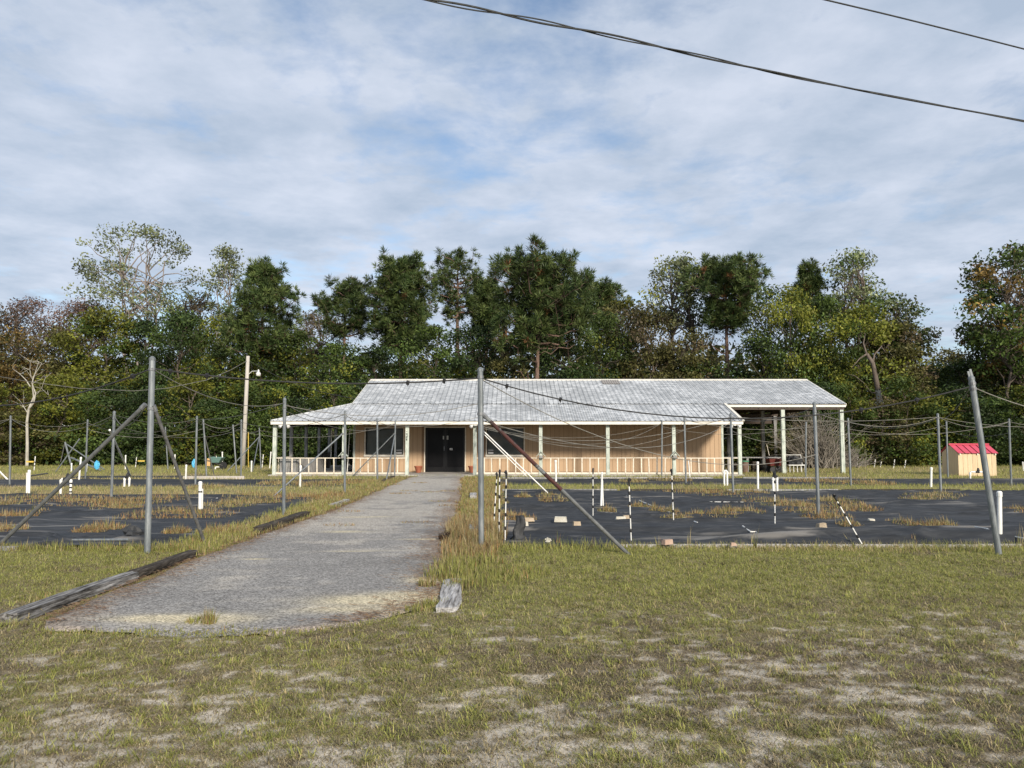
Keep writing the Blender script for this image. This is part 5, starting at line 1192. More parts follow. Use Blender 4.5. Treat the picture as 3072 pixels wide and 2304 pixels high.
def broadleaf(seed, h, R_, cb, pal, clumps=60, leaves=130, size=0.17, clump_r=0.85, shell=0.45, trunk_r=None, top=0.5, lean=0.0, stems=1, pal2=None, p2=0.2, twigs=1, hollow=0.0, lr=0.24):
    """trunk+limbs mesh and crown mesh, base at the origin"""
    r = np.random.default_rng(seed); tr, cr = MB(), MB(); trunk_r = trunk_r or h*0.016
    A, B = PAL[pal]
    cents = []
    while len(cents) < clumps:
        t = r.random(); prof = math.sqrt(max(0.02, 1 - ((t - (1-top)) / (top if t > 1-top else (1-top))) ** 2)) if t > 1-top else 0.55 + 0.45*math.sin(0.5*math.pi*t/max(1-top, .01))
        rad = R_ * prof * (shell + (1-shell)*r.random()) * (0.85+0.3*r.random()); a = r.random()*2*math.pi
        cents.append((rad*math.cos(a) + lean*t*h, rad*math.sin(a)*0.9, cb + t*(h-cb)))
    cents = np.array(cents)
    tops = []
    for s in range(stems):
        off = Vector(r.normal(0, 0.15, 3)) * (stems > 1) * 2; off.z = 0
        tx = (s - (stems-1)/2) * R_ * (1.1/stems) if stems > 1 else r.normal(0, R_*0.1)
        pts = limb(tr, r, Vector((off.x,off.y,-0.15)), (tx + lean*h*0.7, r.normal(0, R_*0.15), cb + (h-cb)*(0.8 if stems == 1 else 0.62)), trunk_r/(stems**.5), trunk_r*0.12, 9, 0.05, 8); tops.append(pts)
    for i, c in enumerate(cents):
        if i % 2 == 0 or twigs > 1:
            sp = tops[int(r.integers(len(tops)))]; z = min(c[2]*0.82, c[2]-0.4); kk = int(np.clip(np.searchsorted([p.z for p in sp], z), 1, len(sp)-1))
            pts = limb(tr, r, sp[kk-1].lerp(sp[kk], r.random()), c, trunk_r*lr, 0.015, 5, 0.08, 5, 0.06)
            if twigs > 1:
                for _ in range(int(twigs)):
                    q = pts[int(r.integers(2, 6))]; e_ = Vector(c) + Vector(r.normal(0, clump_r*0.42, 3)); e_.z = min(e_.z, h*0.97); limb(tr, r, q, e_, 0.02, 0.006, 3, 0.08, 4)
        tint = 0.42 + 0.95*r.random()**1.2 ; sgn = (c[2]-cb)/(h-cb); n = int(leaves*(0.55+0.9*r.random()))
        d = rnd_dirs(r, n); rad = clump_r*(0.6+0.7*r.random())*np.cbrt(hollow + (1-hollow)*r.random((n,1)))
        Pn = c + d*rad*np.array([1.15,1.15,0.72]); Pn[:, 2] = np.maximum(Pn[:, 2], 0.05)
        a_, b_ = (PAL[pal2] if pal2 and r.random() < p2 else (A, B))
        leaf_quads(cr, r, Pn, size, a_, b_, tint, 0.35, d)
    return tr, cr
def pine(seed, h, R_, cb, shape='dome', whorls=14, per=6, tufts=15, blade=0.46, width=0.046, blades=32, pal='pine', trunk_r=None, sparse=1.0, brown=0.005, dead=4):
    r = np.random.default_rng(seed); tr, cr = MB(), MB(); trunk_r = trunk_r or h*0.017
    A, B = PAL[pal]; A2, B2 = PAL['pinelit']
    bend = r.normal(0, 0.25, 2)
    def axis(z): t = z/h; return Vector((bend[0]*math.sin(t*2.2)*1.0, bend[1]*math.sin(t*2.2), z))
    tr.tube([axis(h*i/14) if i else Vector((0,0,-0.15)) for i in range(15)], [trunk_r*(1 - 0.92*(i/14)**1.2) for i in range(15)], 9, cap=False)
    BP, BD, BT = [], [], []
    for w in range(whorls):
        t = (w + 0.5*r.random())/whorls; z = cb + (h*0.985 - cb)*t
        if shape == 'dome': prof = math.sqrt(max(0.03, 1 - max(0, (t-0.45)/0.57)**2)) * (0.72+0.28*min(1, t/0.35))
        elif shape == 'flat': prof = (0.55 if t < 0.35 else 1.0) * math.sqrt(max(0.08, 1 - max(0, (t-0.62)/0.40)**2))
        else: prof = (1.02 - 0.84*t)*(0.75+0.5*r.random())
        for k in range(per):
            if r.random() > 0.55 + 0.45*sparse: continue
            a = r.random()*2*math.pi; L = R_*prof*(0.35+0.95*r.random()**0.8)
            rise = (0.12+0.5*t) * L * (0.5+0.8*r.random()) if shape != 'cone' else (0.05+0.55*t)*L*(0.6+0.6*r.random())
            p0 = axis(z); p1 = p0 + Vector((L*math.cos(a), L*math.sin(a), rise))
            pts = limb(tr, r, p0, p1, trunk_r*(0.40-0.22*t), 0.018, 5, 0.09, 5, -0.05)
            nt = max(3, int(tufts*(0.5+0.6*L/R_)*sparse))
            for j in range(nt):
                s = 0.5 + 0.52*(j+r.random())/nt; s = min(s, 1.0); f = s*5; i0 = min(4, int(f)); q = pts[i0].lerp(pts[i0+1], f-i0)
                spread = (0.22+0.30*L*(1.02-s))
                q2 = q + Vector(r.normal(0, 1, 3))*spread*0.75 + Vector((0,0,abs(r.normal(0,0.12))))
                if r.random() < 0.5: tr.tube([q, q2], [0.014,0.008], 4, cap=False)
                BP.append(q2); dd = (q2 - p0).normalized() + Vector((0,0,0.55)); BD.append(dd.normalized()); BT.append((0.55+0.8*r.random(), r.random() < brown, r.random()))
    for _ in range(10): BP.append(axis(h*(0.93+0.08*r.random())) + Vector(r.normal(0,0.22,3))); BD.append(Vector((0,0,1))); BT.append((0.9,False,.3))
    BP = np.array(BP); BD = np.array(BD); n = len(BP)
    d = BD[:, None, :]*0.75 + r.normal(size=(n, blades, 3))*0.62; d /= np.linalg.norm(d, axis=2, keepdims=True)
    sdv = np.cross(d, r.normal(size=(n, blades, 3))); sdv /= np.linalg.norm(sdv, axis=2, keepdims=True)
    L = blade*(0.6+0.6*r.random((n, blades, 1)))
    base = BP[:, None, :] + d*0.03; tip = BP[:, None, :] + d*L; mid = BP[:, None, :] + d*L*0.55
    V = np.stack([base, mid + sdv*width*0.5, tip, mid - sdv*width*0.5], 2).reshape(-1, 3)
    i = np.arange(n*blades)[:, None]*4 + np.arange(4)[None]
    k = r.random((n, blades, 1)); tn = np.array([b[0] for b in BT])[:, None, None]; lit = np.array([b[2] for b in BT])[:, None, None] > 0.6
    col = np.where(lit, A2*(1-k)+B2*k, A*(1-k)+B*k)*tn
    br = np.array([b[1] for b in BT])[:, None, None]; col = np.where(br, np.array([0.15,0.075,0.03])*(0.6+0.6*k), col)
    cr.v.append(V); cr.f.append(i); cr.c.append(np.repeat(col.reshape(-1, 3), 4, 0)); cr.n = len(V)
    for _ in range(dead):
        z = cb*(0.45+0.6*r.random()); a = r.random()*6.28; L = R_*(0.35+0.5*r.random()); p0 = axis(z); limb(tr, r, p0, p0 + Vector((L*math.cos(a), L*math.sin(a)*0.6, L*(0.1+0.35*r.random()))), trunk_r*0.3, 0.015, 5, 0.14, 5)
    return tr, cr
TREES = []
def place(meshes, base, label, name, cat='tree', group='trees of the wood', bark='bark', leaf='leaf', rot=0.0, scale=None, crown='crown'):
    t = thing(name, label, cat, base, group); t.rotation_euler = (0, 0, rot)
    if scale: t.scale = scale
    me_t, me_c = meshes
    o = link('trunk', me_t, t); 
    if me_c: link(crown, me_c, t)
    TREES.append(t); return t
def meshes(pair, bark='bark', leaf='leaf', nm='tree'):
    tr, cr = pair; a = tr.mesh('trunk', smooth=True); a.materials.append(M[bark]); b = None
    if cr is not None and cr.n: b = cr.mesh('crown'); b.materials.append(M[leaf])
    return a, b
def hgt(v, Y): return P(1536, v, Y).z
def wid(px_, Y): return px_ / F * Y
def base_at(u, Y): p = P(u, 1317, Y); return (p.x, Y, 0)

# pines, each its own shape: u, top v, half width px, Y, crown base v, shape, label
for i, (u, vt, hw, Yt, vb, shp, sparse, lab, kw) in enumerate((
    (785, 767, 150, 55, 1055, 'cone', 0.9, 'dark bushy pine rising left of the roof, right of the thin pale tree', dict(whorls=15, per=7)),
    (1028, 836, 82, 58, 1010, 'dome', 0.75, 'small pine left of the big round pine group, short trunk showing', dict(whorls=11, per=6)),
    (1200, 768, 104, 57, 1060, 'dome', 1.0, 'round topped dense pine above the left end of the roof', dict(whorls=15, per=8)),
    (1378, 728, 64, 60, 960, 'dome', 0.5, 'tallest open pine above the roof middle with sky showing through', dict(whorls=13, per=5)),
    (1468, 826, 48, 62, 1000, 'dome', 0.9, 'small dark pine top between the tallest and the biggest pine', dict(whorls=11, per=6)),
    (1595, 786, 172, 50, 1050, 'dome', 0.8, 'biggest broad pine behind the roof with bare grey limbs and trunk', dict(whorls=15, per=9, tufts=20, dead=9, brown=0.03, blade=0.5)),
    (1802, 842, 72, 62, 960, 'dome', 0.8, 'pine top showing just right of the biggest pine', dict(whorls=9, per=6)),
    (2190, 764, 112, 55, 985, 'flat', 0.95, 'flat topped pine right of the roof middle with a bare trunk', dict(whorls=12, per=8, dead=7, brown=0.02)),
    (2430, 768, 58, 58, 960, 'cone', 0.7, 'narrow pine top beside the pale trees on the right', dict(whorls=12, per=5)))):
    h = hgt(vt, Yt)*0.955; m = meshes(pine(300+i, h, wid(hw*0.88, Yt), hgt(vb, Yt), shp, sparse=sparse, **kw), 'bark_pine', 'needle')
    place(m, base_at(u, Yt), lab, 'pine_tree', group='pines of the wood')
# tall broadleaf trees on the skyline
for i, (u, vt, hw, Yt, vb, pal, lab, kw) in enumerate((
    (402, 690, 190, 62, 950, 'pale', 'tall airy many-stemmed tree with thin foliage against the left sky', dict(clumps=110, leaves=60, size=0.18, clump_r=0.85, stems=4, twigs=1, shell=0.45, trunk_r=0.26, top=0.42, lr=0.24)),
    (665, 745, 62, 62, 960, 'pale', 'slender airy pale tree left of the bushy pine', dict(clumps=55, leaves=55, size=0.17, clump_r=0.65, stems=2, twigs=1, shell=0.2, top=0.7, lr=0.2, trunk_r=0.16)),
    (2045, 775, 108, 58, 1000, 'pale', 'tall pale green tree left of the flat topped pine', dict(clumps=70, leaves=80, size=0.18, clump_r=0.85, stems=2, twigs=2, pal2='yellow', p2=0.3)),
    (2335, 872, 120, 61, 1010, 'green', 'loose leafy tree between the flat topped pine and the narrow pine', dict(clumps=60, leaves=70, size=0.17, clump_r=0.9, stems=2, twigs=1)),
    (2575, 762, 95, 57, 1000, 'pale', 'tall pale leafy tree right of the narrow pine', dict(clumps=70, leaves=75, size=0.18, clump_r=0.8, stems=2, twigs=2, pal2='green', p2=0.35)),
    (2695, 905, 115, 54, 1080, 'green', 'spreading green tree beside the open sky gap on the right', dict(clumps=60, leaves=110, size=0.18, clump_r=0.85, twigs=2, pal2='pale', p2=0.3)),
    (3055, 752, 165, 50, 1120, 'green', 'tall leafy tree filling the right picture edge', dict(clumps=110, leaves=110, size=0.2, clump_r=0.9, stems=2, twigs=2, pal2='orange', p2=0.18)),
    (1865, 905, 105, 60, 1040, 'olive', 'olive yellow tree in the dip right of the biggest pine', dict(clumps=60, leaves=110, size=0.17, clump_r=0.85, twigs=2, pal2='yellow', p2=0.4)),
    (75, 905, 105, 64, 1060, 'rust', 'reddish half bare tree at the left picture edge', dict(clumps=60, leaves=55, size=0.15, clump_r=0.9, stems=2, twigs=4)),
    (235, 912, 100, 64, 1060, 'rust', 'second reddish half bare tree left of the airy tree', dict(clumps=60, leaves=55, size=0.15, clump_r=0.9, stems=2, twigs=4)),
    (-70, 900, 110, 62, 1060, 'brown', 'brownish tree cut by the left picture edge', dict(clumps=50, leaves=80, size=0.17, clump_r=0.9, twigs=3)),
    (575, 900, 90, 65, 1060, 'brown', 'brown thinning tree between the two airy pale trees', dict(clumps=55, leaves=70, size=0.16, clump_r=0.85, stems=2, twigs=4)),
    (945, 945, 90, 66, 1070, 'brown', 'brown bare topped tree in the gap left of the small pine', dict(clumps=50, leaves=60, size=0.16, clump_r=0.8, stems=2, twigs=4)),
    (2860, 1065, 90, 60, 1180, 'olive', 'low olive treetop in the open sky gap on the right', dict(clumps=45, leaves=110, size=0.17, clump_r=0.8)))):
    h = hgt(vt, Yt); m = meshes(broadleaf(400+i, h, wid(hw, Yt), hgt(vb, Yt), pal, **kw))
    if i < 2: m[0].materials[0] = M['bark_airy']
    place(m, base_at(u, Yt), lab, 'broadleaf_tree', group='broadleaf trees of the wood')
# middle and low storeys: a handful of tree shapes in several leaf colours, copied
PROTO = {}
def proto(pal, k, low):
    key = (pal, k, low)
    if key not in PROTO:
        sd_ = 500 + 31*k + 7*len(PROTO)
        if low: pr = broadleaf(sd_, 6.0, 2.3, 0.25, pal, clumps=58, leaves=135, size=0.15, clump_r=0.8, shell=0.3, top=0.5, pal2={'dark':'green','green':'yellow','yellow':'green','olive':'brown','brown':'olive','orange':'olive'}.get(pal), p2=0.22)
        else: pr = broadleaf(sd_, 10.0, 3.0, 1.6, pal, clumps=84, leaves=150, size=0.165, clump_r=0.95, shell=0.4, top=0.45, twigs=1, pal2={'dark':'green','green':'yellow','yellow':'green','olive':'brown','brown':'olive','orange':'olive'}.get(pal), p2=0.22)
        PROTO[key] = meshes(pr)
    return PROTO[key]
ORD = ['first','second','third','fourth','fifth','sixth','seventh','eighth','ninth','tenth','eleventh','twelfth','thirteenth','fourteenth','fifteenth','sixteenth','seventeenth','eighteenth','nineteenth','twentieth']
WORD = {'dark':'dark green','green':'mid green','yellow':'yellow green','olive':'olive','brown':'brownish','orange':'orange tinged','pale':'pale green','rust':'reddish'}
mid = [(-190,1010,130,'green'),(-80,1060,110,'brown'),(25,1035,110,'orange'),(160,1030,115,'olive'),(300,975,135,'yellow'),(430,1000,110,'dark'),(540,985,115,'dark'),(655,1000,120,'yellow'),(770,1060,110,'dark'),(885,1035,120,'green'),
       (1010,1075,110,'green'),(1120,1085,110,'dark'),(1285,1020,120,'green'),(1420,1020,115,'dark'),(1500,1060,100,'olive'),(1705,955,125,'dark'),(1820,985,110,'green'),(1950,965,110,'olive'),(2080,960,120,'olive'),(2110,1050,100,'green'),(2290,985,125,'dark'),(2375,905,100,'yellow'),(2480,930,105,'green'),(2580,960,140,'yellow'),(2700,1010,125,'olive'),(2800,1085,110,'green'),(2900,1085,115,'dark'),(2990,1010,110,'olive'),(3120,1000,130,'dark'),(3250,1010,140,'green')]
low = [(-150,1190,'green'),(-40,1150,'yellow'),(70,1215,'olive'),(170,1130,'yellow'),(265,1180,'green'),(360,1150,'dark'),(455,1160,'dark'),(560,1130,'yellow'),(650,1200,'dark'),(735,1150,'green'),(820,1165,'green'),(905,1190,'dark'),(1000,1150,'green'),(1100,1180,'dark'),
       (2080,1200,'dark'),(2170,1200,'green'),(2260,1170,'dark'),(2350,1230,'olive'),(2450,1150,'dark'),(2550,1150,'green'),(2640,1190,'olive'),(2720,1130,'green'),(2810,1180,'yellow'),(2900,1150,'dark'),(2980,1200,'dark'),(3070,1160,'green'),(3170,1190,'dark'),(3280,1180,'green')]
cnt = {}
rr = np.random.default_rng(77)
for i, (u, vt, hw, pal) in enumerate(mid):
    if 2060 < u < 2330: vt += 35
    elif not 2760 < u < 2960: vt -= 45; hw *= 1.1
    Yt = 51.5 + 4.5*rr.random(); m = proto(pal, i % 2, False); h = hgt(vt, Yt); c = cnt[(pal,0)] = cnt.get((pal,0), 0) + 1
    sx = wid(hw, Yt)/3.1
    place(m, base_at(u, Yt), '%s mid-height woodland tree, %s of its colour from the left' % (WORD[pal], ORD[c-1]), 'woodland_tree', group='middle storey of the wood', rot=rr.random()*6.28, scale=(sx, sx, h/10.3))
for i, (u, vt, pal) in enumerate(low):
    Yt = 46.3 + 2.2*rr.random(); m = proto(pal, i % 2, True); h = hgt(vt, Yt); c = cnt[(pal,1)] = cnt.get((pal,1), 0) + 1
    sx = 0.85 + 0.3*rr.random()
    place(m, base_at(u, Yt), '%s leafy bush at the wood edge, %s of its colour from the left' % (WORD[pal], ORD[c-1]), 'edge_bush', 'bush', 'bushes along the wood edge', rot=rr.random()*6.28, scale=(sx, sx*0.8, h/6.2))
# bare pale forked tree at the left, snag at the right, dead brush beside the carport
def branchy(seed, forks, bark):
    r = np.random.default_rng(seed); mb = MB()
    for pts, r0, r1 in forks: mb.tube([Vector(p) for p in pts], list(np.linspace(r0, r1, len(pts))), 7, cap=False)
    return mb
Yd = 45.4; bx = P(82,1317,Yd).x
def rel(u, v, dy=0): p = P(u, v, Yd); return (p.x-bx, dy, p.z)
fk = [([rel(81,1400),rel(82,1330),rel(81,1265),rel(86,1228)],0.10,0.07), ([rel(86,1228),rel(95,1190,.2),rel(91,1160,.2),rel(93,1130,.2),rel(117,1088,.3)],0.06,0.012), ([rel(86,1228),rel(108,1208,-.2),rel(113,1180,-.2),rel(102,1150,-.2),rel(118,1110,-.3),rel(126,1086,-.3)],0.055,0.012),
      ([rel(91,1160),rel(78,1140),rel(60,1122),rel(38,1106)],0.035,0.008), ([rel(84,1240),rel(72,1222),rel(62,1205)],0.03,0.008), ([rel(93,1130),rel(90,1110),rel(91,1085)],0.025,0.008), ([rel(113,1180),rel(125,1165),rel(145,1185)],0.02,0.006), ([rel(102,1150),rel(96,1135),rel(80,1112)],0.02,0.006)]
rb = np.random.default_rng(5)
for _ in range(26):
    f = fk[int(rb.integers(1, 8))][0]; p = Vector(f[int(rb.integers(1, len(f)))]); q = p + Vector((rb.normal(0,.5), rb.normal(0,.3), abs(rb.normal(.3,.4)))); fk.append(([p, p.lerp(q,.5)+Vector(rb.normal(0,.08,3)), q], 0.014, 0.005))
m = branchy(1, fk, 'bark_pale').mesh('trunk', smooth=True); m.materials.append(M['bark_pale'])
place((m, None), (bx, Yd, 0), 'small bare pale forked tree before the woods at the left', 'bare_tree', group='bare trees at the wood edge')
Yd = 48.2; bx = P(2652,1317,Yd).x
fk = [([rel(2655,1402),rel(2650,1300),rel(2643,1230),rel(2634,1170)],0.22,0.17)]
m = branchy(2, fk, 'bark').mesh('trunk', smooth=True); m.materials.append(M['bark_pale'])
t = place((m, None), (bx, Yd, 0), 'pale barked leaning old trunk with bare limbs right of the carport', 'bare_tree', group='bare trees at the wood edge')
fk = [([rel(2634,1172),rel(2626,1130),rel(2618,1090),rel(2600,1062)],0.165,0.12), ([rel(2618,1090),rel(2630,1062,.3),rel(2655,1035,.4)],0.08,0.03), ([rel(2634,1178),rel(2605,1180,-.4),rel(2580,1150,-.5),rel(2552,1130,-.6),rel(2533,1125,-.6)],0.045,0.012),
      ([rel(2634,1180),rel(2668,1160,-.3),rel(2700,1142,-.5)],0.04,0.012), ([rel(2600,1062),rel(2570,1078,-.4),rel(2545,1105,-.5)],0.06,0.015), ([rel(2600,1062),rel(2590,1030),rel(2596,1000)],0.07,0.02), ([rel(2628,1130),rel(2640,1110,-.4),rel(2625,1095,-.5)],0.025,0.01)]
m = branchy(2, fk, 'bark').mesh('limbs', smooth=True); m.materials.append(M['bark']); link('limbs', m, t)
def brush(seed, u0, u1, vtop, Yb, n, label):
    r = np.random.default_rng(seed); x0, x1 = P(u0,1317,Yb).x, P(u1,1317,Yb).x; cx = (x0+x1)/2; H_ = hgt(vtop, Yb); mb = MB()
    for i in range(n):
        a = r.normal(0, 0.62); s = Vector((r.normal(0,(x1-x0)*0.10), r.normal(0,0.35), -0.05)); L = H_*(0.5+0.55*r.random()); b = r.normal(0,0.45)
        e = s + Vector((math.sin(a)*L*0.95, b*L*0.4, math.cos(a)*L)); e.z = max(e.z, 0.15)
        pts = limb(mb, r, s, e, 0.024*(0.5+r.random()), 0.005, 6, 0.07, 4, 0.06)
        for _ in range(3):
            q = pts[int(r.integers(2,6))]; limb(mb, r, q, q + Vector((r.normal(math.sin(a)*.4,.3), r.normal(0,.25), r.normal(.25,.3))), 0.010, 0.004, 3, 0.12, 3)
    me = mb.mesh('stems', (0,0,0)); me.materials.append(M['twig']); t = thing('dead_shrub', label, 'shrub', (cx, Yb, 0), 'bare shrubs by the carport'); link('stems', me, t)
brush(9, 2330, 2560, 1225, 42.5, 230, 'big bare tangled grey shrub seen through the right half of the carport')
brush(10, 2480, 2620, 1345, 43.5, 70, 'low bare reddish grey brush right of the carport corner post')
# deep wood behind everything: one unbroken mass
r = np.random.default_rng(99); fw_ = MB()
n = 26000; xw = r.uniform(-75, 75, n); tall = 8.2 + 3.0*fbm(xw*0.12, xw*0, 5, 3) - 2.5*np.exp(-((xw-39)/5)**2); zz = tall*np.sqrt(r.random(n)); yw = r.uniform(68, 80, n)
leaf_quads(fw_, r, np.stack([xw, yw, zz], 1), 0.62, PAL['dark'][0], PAL['olive'][1], (0.55+0.7*fbm(xw*0.4, zz*0.5, 8, 3))[:, None], 0.3)
kind(fw_.build('deep_wood', M['leaf']), 'stuff')
# shaded brush filling the foot of the wood
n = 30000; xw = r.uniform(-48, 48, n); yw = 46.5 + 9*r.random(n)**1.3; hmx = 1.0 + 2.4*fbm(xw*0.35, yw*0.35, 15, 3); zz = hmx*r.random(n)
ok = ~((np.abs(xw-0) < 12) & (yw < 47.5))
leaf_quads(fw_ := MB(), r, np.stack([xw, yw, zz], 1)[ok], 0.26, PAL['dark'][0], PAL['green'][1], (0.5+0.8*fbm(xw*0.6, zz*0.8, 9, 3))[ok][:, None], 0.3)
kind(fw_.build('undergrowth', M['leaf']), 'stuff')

# ------------------------------------------------------------------ grass
def blade_mesh(mb, r, x, y, z, L, W, lean, col, seg=True, tipcol=1.15):
    n = len(x); ph = r.random(n)*2*np.pi; d = np.stack([np.cos(ph), np.sin(ph), 0*ph], 1); pr = np.stack([-np.sin(ph), np.cos(ph), 0*ph], 1)
    b = np.stack([x, y, z], 1); L = L[:, None]; W = W[:, None]; l1 = lean[:, None]
    up = np.array([0, 0, 1.0])
    mid = b + L*0.5*(up*np.cos(l1*0.6) + d*np.sin(l1*0.6)); tip = mid + L*0.5*(up*np.cos(l1*1.35) + d*np.sin(l1*1.35)); tip[:, 2] = np.maximum(tip[:, 2], z+0.004)
    if seg:
        V = np.stack([b - pr*W*.5, b + pr*W*.5, mid + pr*W*.42, mid - pr*W*.42, tip], 1).reshape(-1, 3)
        i = np.arange(n)[:, None]*5; mb.f += [i + np.array([[0,1,2,3]]) + mb.n, i + np.array([[3,2,4]]) + mb.n]
        c = np.repeat(col, 5, 0).reshape(n, 5, 3).copy(); mb.c.append(c.reshape(-1, 3)); mb.n += 5*n
    else:
        V = np.stack([b - pr*W*.5, b + pr*W*.5, tip], 1).reshape(-1, 3); i = np.arange(n)[:, None]*3
        mb.f.append(i + np.array([[0,1,2]]) + mb.n); mb.c.append(np.repeat(col, 3, 0)); mb.n += 3*n
    mb.v.append(V)
GREEN_A, GREEN_B = np.array([0.19,0.215,0.05]), np.array([0.35,0.335,0.105]); STRAW_A, STRAW_B = np.array([0.30,0.24,0.115]), np.array([0.45,0.37,0.20]); DULL = np.array([0.165,0.14,0.08]); RUST = np.array([0.38,0.225,0.10])
def pickcol(r, n, straw, dull):
    k = r.random((n,1)); g = GREEN_A*(1-k)+GREEN_B*k; s = STRAW_A*(1-k)+STRAW_B*k; u = r.random((n,1))
    c = np.where(u < straw[:, None], s, np.where(u < (straw+dull)[:, None], DULL*(0.6+0.9*k), g)); return c*(0.75+0.5*r.random((n,1)))
r = np.random.default_rng(2024)
# front lawn
lawn = MB(); N = 860000
Yl = 3.2*np.power(12.2/3.2, r.random(N)**0.92); Xl = (r.random(N)*2-1)*(0.74*Yl+1.9)
s_, b_ = sandiness(Xl, Yl), brownness(Xl, Yl); tuft = fbm(Xl*3.1, Yl*3.1, 201, 3); tuft2 = fbm(Xl*9, Yl*9, 203, 2)
dens = (1 - 0.86*s_)*(0.35+1.1*tuft2)*(1-0.35*b_)
keep = (r.random(N) < dens) & ~in_path(Xl, Yl, -0.03) & ~in_bed(Xl, Yl, -0.02) & ~((np.abs(Xl+4.4) < 0.12) & (Yl > 6.8) & (Yl < 10.6)) & ~((np.abs(Xl+0.63) < 0.11) & (Yl > 7.15) & (Yl < 8.3)) & ~((Yl > 11.3) & (Xl > -0.2) & (r.random(N) < 0.7))
Xl, Yl, s_, b_, tuft = Xl[keep], Yl[keep], s_[keep], b_[keep], tuft[keep]; n = len(Xl)
lush = sstep(6.4, 9.0, Yl)
Lb = (0.022+0.03*tuft + 0.03*lush*tuft)*(0.55+0.9*r.random(n)); Lb *= np.where(r.random(n) < 0.04, 2.0, 1.0)
Wb = (0.0028+0.0009*Yl/4)*(0.7+0.7*r.random(n))
straw = np.clip(0.16 + 0.10*b_ - 0.10*lush + 0.10*s_, 0.03, 0.7); dull = np.clip(0.22 + 0.45*b_ - 0.16*lush, 0.04, 0.75)
blade_mesh(lawn, r, Xl, Yl, ground_z(Xl, Yl)-0.004, Lb*1.0, Wb, 0.75+0.45*(1-lush)+0.9*r.random(n), pickcol(r, n, straw, dull))
N3 = 110000; y3 = 3.2*np.power(10.5/3.2, r.random(N3)); x3 = (r.random(N3)*2-1)*(0.74*y3+1.6); ok = ~in_path(x3, y3, 0.03) & ~in_bed(x3, y3, 0.0); x3, y3 = x3[ok], y3[ok]; n3_ = len(x3); k3 = r.random((n3_,1)); d3 = r.random((n3_,1)) < 0.55
blade_mesh(lawn, r, x3, y3, ground_z(x3, y3)+0.002, 0.02+0.05*r.random(n3_), (0.0028+0.0007*y3/4)*(0.7+0.7*r.random(n3_)), 1.35+0.4*r.random(n3_), np.where(d3, np.array([0.20,0.16,0.10])*(0.5+0.9*k3), np.array([0.42,0.36,0.23])*(0.5+0.7*k3)))
NT = 5200; ty = 3.4*np.power(11.0/3.4, r.random(NT)**0.9); tx = (r.random(NT)*2-1)*(0.74*ty+0.6); ok = ~in_path(tx, ty, 0.05) & ~in_bed(tx, ty, 0.0) & (sandiness(tx, ty) < 0.8); tx, ty = tx[ok], ty[ok]
nb_ = 13; Xt = np.repeat(tx, nb_) + r.normal(0, 0.018, len(tx)*nb_); Yt_ = np.repeat(ty, nb_) + r.normal(0, 0.018, len(tx)*nb_); n2_ = len(Xt); tt_ = np.repeat(0.5+0.8*r.random(len(tx)), nb_)
st_ = np.repeat(0.5*(r.random(len(tx)) < 0.22) + 0.05, nb_); du_ = np.repeat(0.75*(r.random(len(tx)) < 0.18), nb_)
blade_mesh(lawn, r, Xt, Yt_, ground_z(Xt, Yt_), (0.05+0.07*r.random(n2_))*tt_, (0.0032+0.0008*Yt_/4)*(0.8+0.5*r.random(n2_)), 0.85+0.85*r.random(n2_), pickcol(r, n2_, st_, du_)*np.repeat(0.65+0.6*r.random((len(tx),1)), nb_, 0))
kind(lawn.build('lawn_grass', M['grass']), 'stuff')
print('lawn blades', n)
# strips between and beyond the beds
fieldg = MB(); N = 330000
Yl = 11.0*np.power(46.5/11.0, r.random(N)); Xl = (r.random(N)*2-1)*(0.72*Yl+1.5)
hole = fbm(Xl*0.5, Yl*0.9, 211, 4); dry = fbm(Xl*0.22+4, Yl*0.35, 213, 4)
keep = ~in_path(Xl, Yl, 0.05) & ~in_bed(Xl, Yl, -0.1) & ~in_house(Xl, Yl) & (r.random(N) < 0.35+0.9*hole)
Xl, Yl, dry = Xl[keep], Yl[keep], dry[keep]; n = len(Xl)
leftdry = sstep(-12, -16, Xl)*sstep(36, 34, Yl)*0.3 + ((Xl < -5) & (Yl > 20.5) & (Yl < 23.2))*0.25 + ((Xl > -0.6) & (Yl > 22.8) & (Yl < 24.0))*0.2
straw = np.clip(0.10 + 1.5*(dry-0.45) + leftdry, 0.05, 0.85)
Lb = (0.07+0.10*r.random(n))*(0.6+0.8*fbm(Xl*0.8, Yl*0.8, 215, 3)); Wb = 0.004+0.00042*Yl
blade_mesh(fieldg, r, Xl, Yl, np.full(n, -0.01), Lb, Wb*(0.7+0.6*r.random(n)), 0.25+0.8*r.random(n), pickcol(r, n, straw, np.full(n, 0.08)), seg=False)
kind(fieldg.build('field_grass', M['grass']), 'stuff')
